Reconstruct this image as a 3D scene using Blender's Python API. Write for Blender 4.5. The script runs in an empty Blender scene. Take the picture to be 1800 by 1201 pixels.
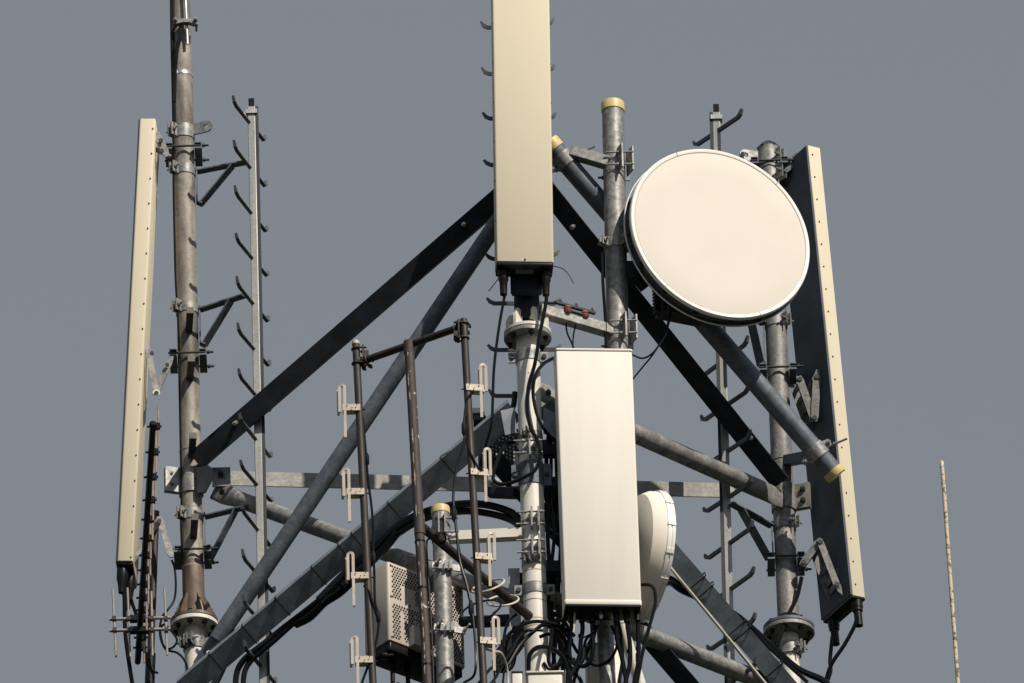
import bpy, math, random
from mathutils import Vector, Matrix
random.seed(7)
V = Vector
R = math.radians
C = bpy.context.scene.collection
scene = bpy.context.scene

# ------------------------------------------------------------------ camera
S = 0.0029                       # metres per photo pixel at the tower
F = 30000.0                      # focal length in photo pixels (600 mm on 36 mm)
DIST = F * S
PITCH = R(30.0)
ROLL = R(1.5)
TGT = V((0, 0, 45.1))
fwd = V((0, math.cos(PITCH), math.sin(PITCH)))
up0 = V((0, -math.sin(PITCH), math.cos(PITCH)))
rt0 = V((1, 0, 0))
c_up = up0 * math.cos(ROLL) + rt0 * math.sin(ROLL)
c_rt = rt0 * math.cos(ROLL) - up0 * math.sin(ROLL)
CAM = TGT - fwd * DIST
cam = bpy.data.cameras.new('camera')
cam.lens = F / 1800.0 * 36.0
cam.sensor_width = 36.0
cam.clip_start = 1.0
cam.clip_end = 2000.0
camo = bpy.data.objects.new('camera', cam)
C.objects.link(camo)
M = Matrix((c_rt, c_up, -fwd)).transposed().to_4x4()
M.translation = CAM
camo.matrix_world = M
scene.camera = camo

# ------------------------------------------------------------------ world, sun, exposure
SUN_AZ = R(37.0)                 # to the right of the line tower -> camera
SUN_EL = R(44.0)
w = bpy.data.worlds.new("World")
scene.world = w
w.use_nodes = True
nt = w.node_tree
nt.nodes.clear()
sky = nt.nodes.new('ShaderNodeTexSky')
sky.sky_type = 'NISHITA'
sky.sun_disc = False
sky.sun_elevation = SUN_EL
sky.sun_rotation = math.pi - SUN_AZ
sky.air_density = 10.0
sky.dust_density = 0.2
sky.ozone_density = 1.0
hs = nt.nodes.new('ShaderNodeHueSaturation')
hs.inputs['Saturation'].default_value = 0.30
mx = nt.nodes.new('ShaderNodeMix')
mx.data_type = 'RGBA'
mx.blend_type = 'MULTIPLY'
mx.inputs['Factor'].default_value = 1.0
mx.inputs[7].default_value = (0.715, 0.895, 1.215, 1)
bg = nt.nodes.new('ShaderNodeBackground')
bg.inputs['Strength'].default_value = 0.060
wo = nt.nodes.new('ShaderNodeOutputWorld')
nt.links.new(sky.outputs[0], hs.inputs['Color'])
nt.links.new(hs.outputs[0], mx.inputs[6])
nt.links.new(mx.outputs[2], bg.inputs[0])
nt.links.new(bg.outputs[0], wo.inputs[0])
sl = bpy.data.lights.new('sun', 'SUN')
sl.energy = 4.55
sl.angle = R(0.5)
sl.color = (1.0, 0.90, 0.76)
so = bpy.data.objects.new('sun', sl)
C.objects.link(so)
sdir = V((math.cos(SUN_EL) * math.sin(SUN_AZ), -math.cos(SUN_EL) * math.cos(SUN_AZ), math.sin(SUN_EL)))
so.rotation_euler = sdir.to_track_quat('Z', 'Y').to_euler()
so.location = TGT + sdir * 60
scene.view_settings.view_transform = 'Standard'
scene.view_settings.look = 'None'
scene.view_settings.exposure = 0.0
scene.view_settings.gamma = 1.0

# ------------------------------------------------------------------ placing helpers
def ray(u, v):
    return fwd * F + c_rt * (u - 900.0) + c_up * (600.5 - v)
def P(u, v, Y):                  # point at depth Y seen at photo pixel u, v
    d = ray(u, v)
    return CAM + d * ((Y - CAM.y) / d.y)
def PZ(u, v, z):                 # point at height z
    d = ray(u, v)
    return CAM + d * ((z - CAM.z) / d.z)
X, Yv, Z = V((1, 0, 0)), V((0, 1, 0)), V((0, 0, 1))
class Line:                      # an upright pole: u as a function of v at one depth
    def __init__(s, u0, v0, u1, v1, Y):
        s.a = (u0, v0, u1, v1); s.Y = Y
    def u(s, v):
        u0, v0, u1, v1 = s.a
        return u0 + (u1 - u0) * (v - v0) / (v1 - v0)
    def pt(s, v):
        return P(s.u(v), v, s.Y)
    @property
    def ax(s):
        return (s.pt(s.a[1]) - s.pt(s.a[3])).normalized()

# ------------------------------------------------------------------ mesh builder
def perp(d, hint):
    h = hint - d * hint.dot(d)
    if h.length < 1e-5:
        h = V((1, 0, 0)) - d * d.x
        if h.length < 1e-3:
            h = V((0, 1, 0)) - d * d.y
    return h.normalized()
def smooth(pts, n=7):            # Catmull-Rom through the points
    if len(pts) < 3: return list(pts)
    q = [pts[0] * 2 - pts[1]] + list(pts) + [pts[-1] * 2 - pts[-2]]
    out = []
    for i in range(1, len(q) - 2):
        a, b, c, d = q[i - 1:i + 3]
        for k in range(n):
            t = k / n
            out.append(0.5 * ((2 * b) + (c - a) * t + (2 * a - 5 * b + 4 * c - d) * t * t + (3 * b - a - 3 * c + d) * t ** 3))
    out.append(pts[-1])
    return out
class MB:
    def __init__(s):
        s.v = []; s.f = []
    def add(s, vs, fs):
        o = len(s.v); s.v += vs; s.f += [tuple(i + o for i in f) for f in fs]
        return s
    def obox(s, c, ex, ey, ez, hx, hy, hz):
        vs = [c + ex * (a * hx) + ey * (b * hy) + ez * (d * hz) for d in (-1, 1) for b in (-1, 1) for a in (-1, 1)]
        return s.add(vs, [(0, 2, 3, 1), (4, 5, 7, 6), (0, 1, 5, 4), (2, 6, 7, 3), (0, 4, 6, 2), (1, 3, 7, 5)])
    def bar(s, a, b, wd, ht, hint=Z):      # wd across, ht along hint
        d = (b - a); L = d.length; d.normalize()
        h = perp(d, hint); sd = d.cross(h)
        return s.obox((a + b) / 2, d, sd, h, L / 2, wd / 2, ht / 2)
    def tube(s, pts, r, n=12, caps=True):
        pts = [p.copy() for p in pts]
        m = len(pts)
        rs = r if isinstance(r, (list, tuple)) else [r] * m
        d = (pts[1] - pts[0]).normalized()
        h = perp(d, V((0.31, -0.8, 0.51)))
        vs = []
        for i in range(m):
            if i == 0: t = (pts[1] - pts[0]).normalized()
            elif i == m - 1: t = (pts[-1] - pts[-2]).normalized()
            else: t = ((pts[i + 1] - pts[i]).normalized() + (pts[i] - pts[i - 1]).normalized()).normalized()
            h = perp(t, h); sd = t.cross(h)
            for k in range(n):
                a = 2 * math.pi * k / n
                vs.append(pts[i] + (h * math.cos(a) + sd * math.sin(a)) * rs[i])
        fs = []
        for i in range(m - 1):
            for k in range(n):
                k2 = (k + 1) % n
                fs.append((i * n + k, i * n + k2, (i + 1) * n + k2, (i + 1) * n + k))
        if caps:
            fs.append(tuple(range(n - 1, -1, -1)))
            fs.append(tuple((m - 1) * n + k for k in range(n)))
        return s.add(vs, fs)
    def cable(s, px, r, n=8):              # px: (u, v, Y) waypoints
        pts = smooth([P(*p) for p in px])
        return s.tube(pts, r * S, n)
    def lathe(s, o, ax, prof, n=48, hint=Z):   # prof: (axial, radius)
        h = perp(ax, hint); sd = ax.cross(h)
        vs = []; fs = []; rings = []
        for (t, r) in prof:
            if r < 1e-6:
                rings.append((len(vs), 1)); vs.append(o + ax * t)
            else:
                rings.append((len(vs), n))
                for k in range(n):
                    a = 2 * math.pi * k / n
                    vs.append(o + ax * t + (h * math.cos(a) + sd * math.sin(a)) * r)
        for (a, na), (b, nb) in zip(rings, rings[1:]):
            for k in range(n):
                k2 = (k + 1) % n
                if na == 1 and nb == 1: break
                if na == 1: fs.append((a, b + k2, b + k))
                elif nb == 1: fs.append((a + k, a + k2, b))
                else: fs.append((a + k, a + k2, b + k2, b + k))
        return s.add(vs, fs)
    def prism(s, poly, o, ex, ey, ez, dep):    # poly in ex/ey, extruded dep along ez
        n = len(poly)
        vs = [o + ex * x + ey * y for x, y in poly] + [o + ex * x + ey * y + ez * dep for x, y in poly]
        fs = [tuple(range(n - 1, -1, -1)), tuple(range(n, 2 * n))]
        fs += [(i, (i + 1) % n, n + (i + 1) % n, n + i) for i in range(n)]
        return s.add(vs, fs)
    def bolt(s, c, ax, r=0.011, head=0.010, shank=0.0):
        h = perp(ax, Z); sd = ax.cross(h)
        hexa = [(r * math.cos(k * math.pi / 3), r * math.sin(k * math.pi / 3)) for k in range(6)]
        s.prism(hexa, c, h, sd, ax, head)
        if shank: s.tube([c, c + ax * (head + shank)], r * 0.5, 8)
        return s
    def angle(s, a, b, n, w1, w2, t, side=1):
        d = (b - a); L = d.length; d.normalize()
        n = perp(d, n); sd = d.cross(n); m = (a + b) / 2
        prof = [(-w1 / 2, 0), (w1 / 2, 0), (w1 / 2, -w2), (w1 / 2 - t, -w2), (w1 / 2 - t, -t), (-w1 / 2, -t)]
        if side < 0: prof = [(-x, y) for x, y in prof][::-1]
        return s.prism(prof, a, sd, n, d, L)
    def shell(s, a, b, ex, ey, wd, dp, rad, bev=0.004, n=4):   # rounded-corner box from end a to end b
        d = (b - a); L = d.length; d.normalize()
        def ring(o, ins):
            out = []
            for cx, cy, a0 in ((1, 1, 0), (-1, 1, 90), (-1, -1, 180), (1, -1, 270)):
                for k in range(n + 1):
                    th = R(a0 + 90 * k / n)
                    out.append(o + ex * (cx * (wd / 2 - rad) + (rad - ins) * math.cos(th)) + ey * (cy * (dp / 2 - rad) + (rad - ins) * math.sin(th)))
            return out
        rr = [ring(a, bev), ring(a + d * bev * 0.3, bev * 0.3), ring(a + d * bev, 0), ring(b - d * bev, 0), ring(b - d * bev * 0.3, bev * 0.3), ring(b, bev)]
        k = len(rr[0]); vs = sum(rr, []); fs = [tuple(range(k - 1, -1, -1)), tuple(5 * k + i for i in range(k))]
        for j in range(5):
            for i in range(k):
                fs.append((j * k + i, j * k + (i + 1) % k, (j + 1) * k + (i + 1) % k, (j + 1) * k + i))
        return s.add(vs, fs)
    def build(s, name, mat, parent=None, label=None, sharp=32, bevel=0):
        o3 = root_loc(parent) if parent else V((0, 0, 0))
        if parent is None:
            lo = min(v.z for v in s.v)
            cx = sum((v for v in s.v), V((0, 0, 0))) / len(s.v)
            o3 = V((cx.x, cx.y, lo))
        me = bpy.data.meshes.new(name)
        me.from_pydata([tuple(v - o3) for v in s.v], [], s.f)
        me.validate()
        import bmesh
        bm = bmesh.new(); bm.from_mesh(me)
        bmesh.ops.recalc_face_normals(bm, faces=bm.faces)
        bm.to_mesh(me); bm.free()
        me.polygons.foreach_set('use_smooth', [True] * len(me.polygons))
        me.set_sharp_from_angle(angle=R(sharp))
        me.materials.append(mat)
        o = bpy.data.objects.new(name, me)
        C.objects.link(o)
        if parent: o.parent = parent
        else: o.location = o3
        if label: o['label'] = label
        if bevel:
            b = o.modifiers.new('bevel', 'BEVEL'); b.width = bevel; b.segments = 2; b.limit_method = 'ANGLE'; b.angle_limit = R(50)
        return o
def root_loc(o):
    while o.parent: o = o.parent
    return o.location
def thing(name, label, cat, loc, group=None):
    o = bpy.data.objects.new(name, None)
    o.empty_display_size = 0.1
    C.objects.link(o); o.location = loc
    o['label'] = label; o['category'] = cat
    if group: o['group'] = group
    return o
def tag(o, label, cat, group=None, kind=None):
    o['label'] = label; o['category'] = cat
    if group: o['group'] = group
    if kind: o['kind'] = kind
    return o

# ------------------------------------------------------------------ materials
def mat(name, base, rough=0.5, metal=0.0, var=0.0, dark=None, brown=None, scale=14.0, stretch=1.0, bump=0.0, spec=0.5, patch=0.5, grain=0.0, chip=None):
    m = bpy.data.materials.new(name); m.use_nodes = True
    n = m.node_tree; n.nodes.clear(); L = n.links
    out = n.nodes.new('ShaderNodeOutputMaterial')
    b = n.nodes.new('ShaderNodeBsdfPrincipled')
    L.new(b.outputs[0], out.inputs[0])
    b.inputs['Metallic'].default_value = metal
    b.inputs['Roughness'].default_value = rough
    b.inputs['Specular IOR Level'].default_value = spec
    b.inputs['Base Color'].default_value = (*base, 1)
    tc = n.nodes.new('ShaderNodeTexCoord')
    mp = n.nodes.new('ShaderNodeMapping')
    mp.inputs['Scale'].default_value = (1, 1, 1.0 / stretch)
    L.new(tc.outputs['Object'], mp.inputs[0])
    col = None
    def noise(sc, det=4, dist=0.0):
        t = n.nodes.new('ShaderNodeTexNoise')
        t.inputs['Scale'].default_value = sc; t.inputs['Detail'].default_value = det
        t.inputs['Distortion'].default_value = dist
        L.new(mp.outputs[0], t.inputs['Vector'])
        return t.outputs['Fac']
    def ramp(f, p0, p1):
        r = n.nodes.new('ShaderNodeMapRange')
        r.inputs[1].default_value = p0; r.inputs[2].default_value = p1
        L.new(f, r.inputs[0]); return r.outputs[0]
    def mix(f, a, bc, blend='MIX'):
        x = n.nodes.new('ShaderNodeMix'); x.data_type = 'RGBA'; x.blend_type = blend
        if f is None: x.inputs[0].default_value = 1
        else: L.new(f, x.inputs[0])
        for i, q in ((6, a), (7, bc)):
            if isinstance(q, tuple): x.inputs[i].default_value = (*q, 1)
            else: L.new(q, x.inputs[i])
        return x.outputs[2]
    cur = base
    if dark:
        cur = mix(ramp(noise(scale, 5, 0.6), patch - 0.13, patch + 0.16), cur, dark)
    if brown:
        cur = mix(ramp(noise(scale * 0.45, 6, 0.8), 0.50, 0.68), cur, brown)
    if grain:
        v = n.nodes.new('ShaderNodeTexVoronoi'); v.inputs['Scale'].default_value = 85
        L.new(tc.outputs['Object'], v.inputs['Vector'])
        sp = n.nodes.new('ShaderNodeSeparateColor'); L.new(v.outputs['Color'], sp.inputs[0])
        mr = n.nodes.new('ShaderNodeMapRange'); mr.inputs[3].default_value = 1 - grain; mr.inputs[4].default_value = 1 + grain * 0.6
        L.new(sp.outputs[0], mr.inputs[0])
        cb = n.nodes.new('ShaderNodeCombineColor')
        for i in range(3): L.new(mr.outputs[0], cb.inputs[i])
        cur = mix(None, cur, cb.outputs[0], 'MULTIPLY')
    if var:
        mr = n.nodes.new('ShaderNodeMapRange'); mr.inputs[1].default_value = 0.3; mr.inputs[2].default_value = 0.7
        mr.inputs[3].default_value = 1 - var; mr.inputs[4].default_value = 1 + var * 0.4
        L.new(noise(scale * 0.6, 5), mr.inputs[0])
        cb = n.nodes.new('ShaderNodeCombineColor')
        for i in range(3): L.new(mr.outputs[0], cb.inputs[i])
        cur = mix(None, cur, cb.outputs[0], 'MULTIPLY')
    if chip:
        cur = mix(ramp(noise(chip[1], 6, 0.2), chip[2], chip[2] + 0.03), cur, chip[0])
    if not isinstance(cur, tuple):
        L.new(cur, b.inputs['Base Color'])
        rr = n.nodes.new('ShaderNodeMapRange'); rr.inputs[3].default_value = max(0.05, rough - 0.12); rr.inputs[4].default_value = min(1, rough + 0.15)
        L.new(noise(scale * 1.3, 4), rr.inputs[0]); L.new(rr.outputs[0], b.inputs['Roughness'])
    if bump:
        bn = n.nodes.new('ShaderNodeBump'); bn.inputs['Strength'].default_value = bump; bn.inputs['Distance'].default_value = 0.003
        L.new(noise(60, 4), bn.inputs['Height']); L.new(bn.outputs[0], b.inputs['Normal'])
    return m
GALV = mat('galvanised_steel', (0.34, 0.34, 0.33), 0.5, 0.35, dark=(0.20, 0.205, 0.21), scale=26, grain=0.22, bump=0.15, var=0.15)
GALVD = mat('shade_tinted_galvanised_steel', (0.16, 0.185, 0.225), 0.6, 0.3, dark=(0.095, 0.115, 0.148), scale=18, grain=0.15, bump=0.1, var=0.2)  # galvanised steel with the blue of shade tinted into its base
WEATH = mat('weathered_galvanised_pipe', (0.37, 0.345, 0.31), 0.6, 0.15, dark=(0.20, 0.185, 0.17), brown=(0.12, 0.10, 0.085), scale=17, stretch=3.2, grain=0.15, bump=0.25, var=0.3, patch=0.53)
DARK = mat('shade_dark_weathered_steel', (0.030, 0.036, 0.048), 0.7, 0.1, dark=(0.018, 0.023, 0.032), scale=12, var=0.3, spec=0.25)  # steel with navy shade put into its base colour
DARKP = mat('dark_grey_pipe', (0.032, 0.038, 0.048), 0.55, 0.2, var=0.3, scale=20)
LEGR = mat('mottled_grey_pipe', (0.30, 0.295, 0.285), 0.55, 0.2, dark=(0.17, 0.175, 0.18), scale=15, stretch=2.5, grain=0.25, bump=0.15, var=0.25)
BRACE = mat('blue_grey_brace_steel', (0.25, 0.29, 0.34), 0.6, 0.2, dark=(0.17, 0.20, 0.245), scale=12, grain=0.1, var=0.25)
BAR = mat('pale_galvanised_bar', (0.36, 0.36, 0.34), 0.6, 0.15, dark=(0.27, 0.27, 0.26), scale=22, grain=0.18, var=0.15)
WHITE = mat('white_paint', (0.74, 0.72, 0.67), 0.5, 0, dark=(0.60, 0.58, 0.53), scale=10, patch=0.62, var=0.10, chip=((0.28, 0.22, 0.18), 34, 0.685), bump=0.05)
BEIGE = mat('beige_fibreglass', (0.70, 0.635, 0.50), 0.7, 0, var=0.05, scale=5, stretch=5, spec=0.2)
BEIGER = mat('shade_coloured_radome_back', (0.085, 0.105, 0.13), 0.65, 0.1, var=0.25, scale=9, spec=0.3)  # shade on the panel's back is put into this dark blue
CREAM = mat('cream_fibreglass', (0.85, 0.82, 0.76), 0.75, 0, var=0.08, scale=11, stretch=10, spec=0.15)
DISHM = mat('dish_radome', (0.80, 0.755, 0.69), 0.8, 0, var=0.03, scale=6, spec=0.12)
DISHR = mat('dish_rim', (0.88, 0.87, 0.84), 0.35, 0.0, var=0.05, scale=8)
SHROUD = mat('shade_coloured_shroud', (0.06, 0.07, 0.085), 0.5, 0.2, var=0.2, scale=14)  # drum lies in shade; the dark blue-grey carries that shade
SEAM = mat('seam_brown', (0.46, 0.36, 0.26), 0.7)
BLACK = mat('black_cable_rubber', (0.006, 0.007, 0.009), 0.30, 0, spec=0.16)
BLACKP = mat('black_plastic', (0.009, 0.010, 0.012), 0.35, 0, var=0.3, scale=25, spec=0.2)
RUST = mat('brown_oxidised_steel', (0.042, 0.032, 0.030), 0.55, 0.15, dark=(0.024, 0.019, 0.019), scale=24, stretch=3, bump=0.25, var=0.2)
FLAKE = mat('brown_steel_with_flaking_paint', (0.060, 0.045, 0.040), 0.65, 0.1, dark=(0.06, 0.044, 0.04), scale=24, bump=0.4, chip=((0.50, 0.46, 0.40), 21, 0.68))
DIPO = mat('pale_dipole_metal', (0.52, 0.46, 0.385), 0.5, 0.1, var=0.15, scale=30)
YAGM = mat('dull_yagi_metal', (0.34, 0.305, 0.265), 0.5, 0.2, var=0.2, scale=30)
COPPER = mat('bronze_rod', (0.42, 0.33, 0.26), 0.4, 0.5, var=0.2, scale=40)
STEEL = mat('bright_steel', (0.62, 0.60, 0.57), 0.3, 0.8, var=0.1, scale=40)
YELLOW = mat('yellow_plastic', (0.64, 0.50, 0.22), 0.45, 0, var=0.08, scale=20)
REDI = mat('red_brown_insulator', (0.30, 0.115, 0.10), 0.35, 0, var=0.1, scale=30)
RADIO = mat('radio_cover_paint', (0.52, 0.465, 0.415), 0.5, 0, var=0.05, scale=8)
WHIP = mat('peeling_whip_paint', (0.60, 0.50, 0.38), 0.7, 0, chip=((0.17, 0.14, 0.115), 48, 0.55), bump=0.3)
WIREC = mat('cream_cable', (0.58, 0.54, 0.46), 0.5, 0, var=0.15, scale=30)
RUNG = mat('dark_rung_steel', (0.12, 0.125, 0.135), 0.5, 0.3, var=0.3, scale=30)
ALUR = mat('aluminium_rail', (0.40, 0.40, 0.385), 0.42, 0.4, dark=(0.27, 0.275, 0.28), scale=14, stretch=6, grain=0.12)

def px(a): return a * S
def pole(mb, ln, v0, v1, r, n=28):
    mb.tube([ln.pt(v0), ln.pt(v1)], px(r), n)

# ================================================================== GROUND
GROUND = mat('unseen_dark_ground', (0.030, 0.036, 0.022), 0.95, 0, dark=(0.014, 0.02, 0.011), scale=0.12, var=0.3, spec=0.1)  # unseen sheet, kept dark so undersides catch little bounced light
g = MB(); gs = 6000.0; g.add([V((-gs, -gs, 0)), V((gs, -gs, 0)), V((gs, gs, 0)), V((-gs, gs, 0))], [(0, 1, 2, 3)])
go = g.build('ground', GROUND); go['kind'] = 'structure'
# ================================================================== TOWER
LL = Line(317, 0, 341.5, 1100, 1.00)
LR = Line(1351, 262, 1386, 1090, 1.20)
LC = Line(925, 500, 943, 1150, 0.0)
tower = thing('lattice_tower', 'grey steel tower head of upright pipe legs tied by long slanting braces', 'tower', P(925, 1330, 0.6))

def ring(mb, ln, v, r, h, dv=0):           # clamp band round a pole
    c = ln.pt(v); ax = ln.ax
    mb.lathe(c, ax, [(-h / 2, r * 0.8), (-h / 2, r), (h / 2, r), (h / 2, r * 0.8)], 32)
    return c
def ears(mb, c, r, dr, h, out=0.035, gap=0.014, t=0.006, bolts=1):  # paired bolt lugs
    dr = dr.normalized(); sd = Z.cross(dr)
    for sg in (-1, 1):
        mb.obox(c + dr * (r + out / 2 - 0.008) + sd * (sg * gap), dr, sd, Z, out / 2 + 0.008, t / 2, h / 2)
    for k in range(bolts):
        zz = 0 if bolts == 1 else (k - 0.5) * h * 0.55
        q = c + dr * (r + out * 0.55) + Z * zz
        mb.tube([q - sd * (gap + 0.03), q + sd * (gap + 0.035)], 0.005, 8)
        mb.bolt(q + sd * (gap + 0.003), sd, 0.011, 0.010)
        mb.bolt(q - sd * (gap + 0.013), sd, 0.011, 0.010)
def flange(parent, ln, v, R1, up_mat, lo_mat, gus=None, gmat=None, nb=8, bolts=BLACKP, block=False):
    c = ln.pt(v); ax = ln.ax; r = px(R1)
    MB().lathe(c, ax, [(-0.013, 0), (-0.013, r * 0.97), (-0.010, r), (0.008, r), (0.011, r * 0.98), (0.011, 0)], 64).build('flange_plate', lo_mat, parent)
    MB().lathe(c, ax, [(0.013, 0), (0.013, r * 0.98), (0.015, r), (0.030, r), (0.033, r * 0.97), (0.033, 0)], 64).build('flange_plate', up_mat, parent)
    for k in range(nb):
        a = 2 * math.pi * (k + 0.5) / nb + 0.2
        d = X * math.cos(a) + Yv * math.sin(a)
        m = MB(); q = c + d * (r * 0.80)
        m.bolt(q - ax * 0.014, -ax, 0.014, 0.014, 0.012)
        m.bolt(q + ax * 0.034, ax, 0.014, 0.014)
        m.build('bolt', bolts, parent)
    if gus:
        for k in range(gus):
            a = 2 * math.pi * k / gus - 1.15
            d = X * math.cos(a) + Yv * math.sin(a); sd = ax.cross(d)
            rp = px(19)
            if block:
                MB().prism([(rp - 0.005, 0.034), (r * 0.9, 0.034), (r * 0.9, 0.10), (r * 0.75, 0.135), (rp - 0.005, 0.135)], c - sd * 0.008, d, ax, sd, 0.016).build('gusset', gmat or up_mat, parent)
                continue
            m = MB().prism([(rp - 0.005, 0.034), (r * 0.93, 0.034), (r * 0.93, 0.05), (rp + 0.004, 0.17), (rp - 0.005, 0.17)], c - sd * 0.004, d, ax, sd, 0.008)
            m.build('gusset', gmat or up_mat, parent)

def to_ground(m, ln, r):
    a = ln.pt(1418); m.tube([a, V((a.x, a.y, 0.0))], px(r) * 1.01, 28)
# --- left leg
BR_PIPE = mat('rusty_brown_pipe', (0.17, 0.125, 0.095), 0.6, 0.2, dark=(0.10, 0.075, 0.06), brown=(0.24, 0.19, 0.15), scale=20, stretch=2, bump=0.2, var=0.2)
m = MB(); pole(m, LL, 85, 1085, 19); legL = m.build('leg', WEATH, tower)
m = MB(); pole(m, LL, -80, 88, 17.6); m.build('leg_extension', WEATH, legL)
m = MB(); pole(m, LL, 990, 1088, 19.6); m.build('leg_sleeve', BR_PIPE, legL)
m = MB(); pole(m, LL, 1104, 1420, 18.5); to_ground(m, LL, 18.5); m.build('leg_base', WHITE, legL)
flange(legL, LL, 1101, 42.5, BR_PIPE, WHITE, 6, BR_PIPE)
# lug collar
m = MB(); c = ring(m, LL, 236, px(20.5), 0.075); ears(m, c, px(20), V((-0.75, -0.66, 0)), 0.075)
m.build('lug_collar', GALV, legL)
c = LL.pt(232)
lug = [(0.0, -0.03), (0.085, -0.03)] + [(0.085 + 0.03 * math.sin(R(a)), -0.03 * math.cos(R(a))) for a in range(20, 180, 20)] + [(0.085, 0.03), (0.0, 0.03)]
d = V((0.93, -0.36, 0)).normalized()
hole_n = 14
m = MB()
# lug built as outer strip with a real hole
o = c + d * px(19)
outer = []
for k in range(28):
    a = 2 * math.pi * k / 28
    x = 0.075 + 0.033 * math.cos(a); y = 0.033 * math.sin(a)
    if math.cos(a) < 0: x = 0.075 + 0.085 * math.cos(a); y = 0.033 * (1 if math.sin(a) > 0 else -1) if abs(math.cos(a)) > 0.25 else 0.033 * math.sin(a) / abs(math.sin(a))
    outer.append((x, y))
inner = [(0.075 + 0.014 * math.cos(2 * math.pi * k / 28), 0.014 * math.sin(2 * math.pi * k / 28)) for k in range(28)]
sd = d.cross(Z)
vs = []
for t in (-0.005, 0.005):
    for lst in (outer, inner):
        vs += [o + d * x + Z * y + sd * t for x, y in lst]
fs = []
for k in range(28):
    j = (k + 1) % 28
    fs += [(k, j, 28 + j, 28 + k), (56 + k, 84 + k, 84 + j, 56 + j), (k, 56 + k, 56 + j, j), (28 + k, 28 + j, 84 + j, 84 + k)]
m.add(vs, fs); m.build('lifting_lug', GALV, legL)
PEGC = mat('sunlit_peg_tone', (0.16, 0.135, 0.12), 0.6, 0.1, var=0.3, scale=40)  # lighter brown carries the sunlight on the peg's end face
# step pegs that point at the viewer
for v in (588, 673, 808, 951):
    c = LL.pt(v); q = c + X * px(2)
    MB().bar(q + V((0, -0.03, 0)), q + V((0.014, -0.245, 0)), 0.036, 0.036).build('step_peg', DARKP, legL, bevel=0.003)
    MB().bar(q + V((0.014, -0.2455, 0)), q + V((0.0142, -0.250, 0)), 0.038, 0.038).build('lit_peg_end', PEGC, legL, bevel=0.003)  # added plate that paints the lit end onto the dark peg
# weld rings
for v in (795, 1000):
    m = MB(); ring(m, LL, v, px(19.7), 0.008); m.build('weld_ring', WEATH, legL)
# node collar at the big joint
def node(leg, ln, v, side, matl):
    c = ln.pt(v); r = px(22)
    m = MB(); ring(m, ln, v, r, 0.145)
    m.build('node_collar', matl, leg)
    d = V((side * 0.95, -0.30, 0)).normalized(); sd = Z.cross(d)
    e = MB(); e.obox(c + d * (r + 0.028), d, sd, Z, 0.052, 0.007, 0.072)
    e.obox(c + d * (r + 0.028) + sd * (0.016), d, sd, Z, 0.050, 0.006, 0.072)
    e.build('node_ear', matl, leg)
    fr = sd if sd.y < 0 else -sd
    for zz in (-0.033, 0.033):
        MB().bolt(c + d * (r + 0.045) + Z * zz + fr * 0.007, fr, 0.016, 0.013, 0.008).build('bolt', DARKP, leg)
    return c
cL = node(legL, LL, 850, -1, GALV)
# gusset plates right of the left node
g = MB()
g.prism([(0.03, -0.085), (0.075, -0.085), (0.115, -0.01), (0.115, 0.05), (0.08, 0.085), (0.03, 0.085)], cL + V((0, -0.075, -0.02)), V((0.93, -0.2, 0)).normalized(), Z, V((0.2, 0.93, 0)).normalized(), 0.012)
g.build('gusset_plate', DARK, legL)
g = MB()
a0 = P(378, 832, 1.02)
g.obox(P(389, 839, 0.99), X, Yv, Z, px(16), 0.006, px(19)); g.build('gusset_plate', GALV, legL)
for (u, v) in ((388, 834), (390, 866)):
    MB().bolt(P(u, v, 0.975 if v < 850 else 0.955), V((0, -1, 0)), 0.017, 0.014, 0.022).build('bolt', DARKP, legL)

# --- right leg
m = MB(); pole(m, LR, 262, 1085, 19.3); legR = m.build('leg', LEGR, tower)
m = MB(); pole(m, LR, 1118, 1420, 17); to_ground(m, LR, 17); m.build('leg_base', WHITE, legR)
flange(legR, LR, 1112, 45.5, GALVD, GALV, None)
cR = node(legR, LR, 878, 1, GALV)
m = MB(); c = ring(m, LR, 282, px(21), 0.08); ears(m, c, px(20), V((0.75, -0.66, 0)), 0.08); m.build('lug_collar', GALV, legR)
c = LR.pt(280); d = V((-0.93, -0.36, 0)).normalized(); o = c + d * px(19); sd = d.cross(Z)
m = MB(); vs = []
for t in (-0.005, 0.005):
    for lst in (outer, inner):
        vs += [o + d * x + Z * y + sd * t for x, y in lst]
m.add(vs, fs); m.build('lifting_lug', GALV, legR)
m = MB(); c = LR.pt(262); m.lathe(c, LR.ax, [(0, px(21)), (0.010, px(21)), (0.045, px(5)), (0.048, 0)], 6); m.build('leg_cap', DARKP, legR)
m = MB(); c = ring(m, LR, 310, px(21), 0.07); ears(m, c, px(20), V((0.75, -0.66, 0)), 0.09, 0.045); m.build('collar', GALV, legR)
m = MB(); ring(m, LR, 806, px(20.4), 0.05); m.build('weld_ring', LEGR, legR)
m = MB(); c = ring(m, LR, 1142, px(20), 0.055); ears(m, c, px(19.5), V((0.8, -0.6, 0)), 0.055); m.build('base_collar', GALV, legR)
m = MB(); c = ring(m, LL, 1134, px(20.5), 0.055); ears(m, c, px(20), V((-0.3, -0.95, 0)), 0.06); m.build('base_collar', GALV, legL)

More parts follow.
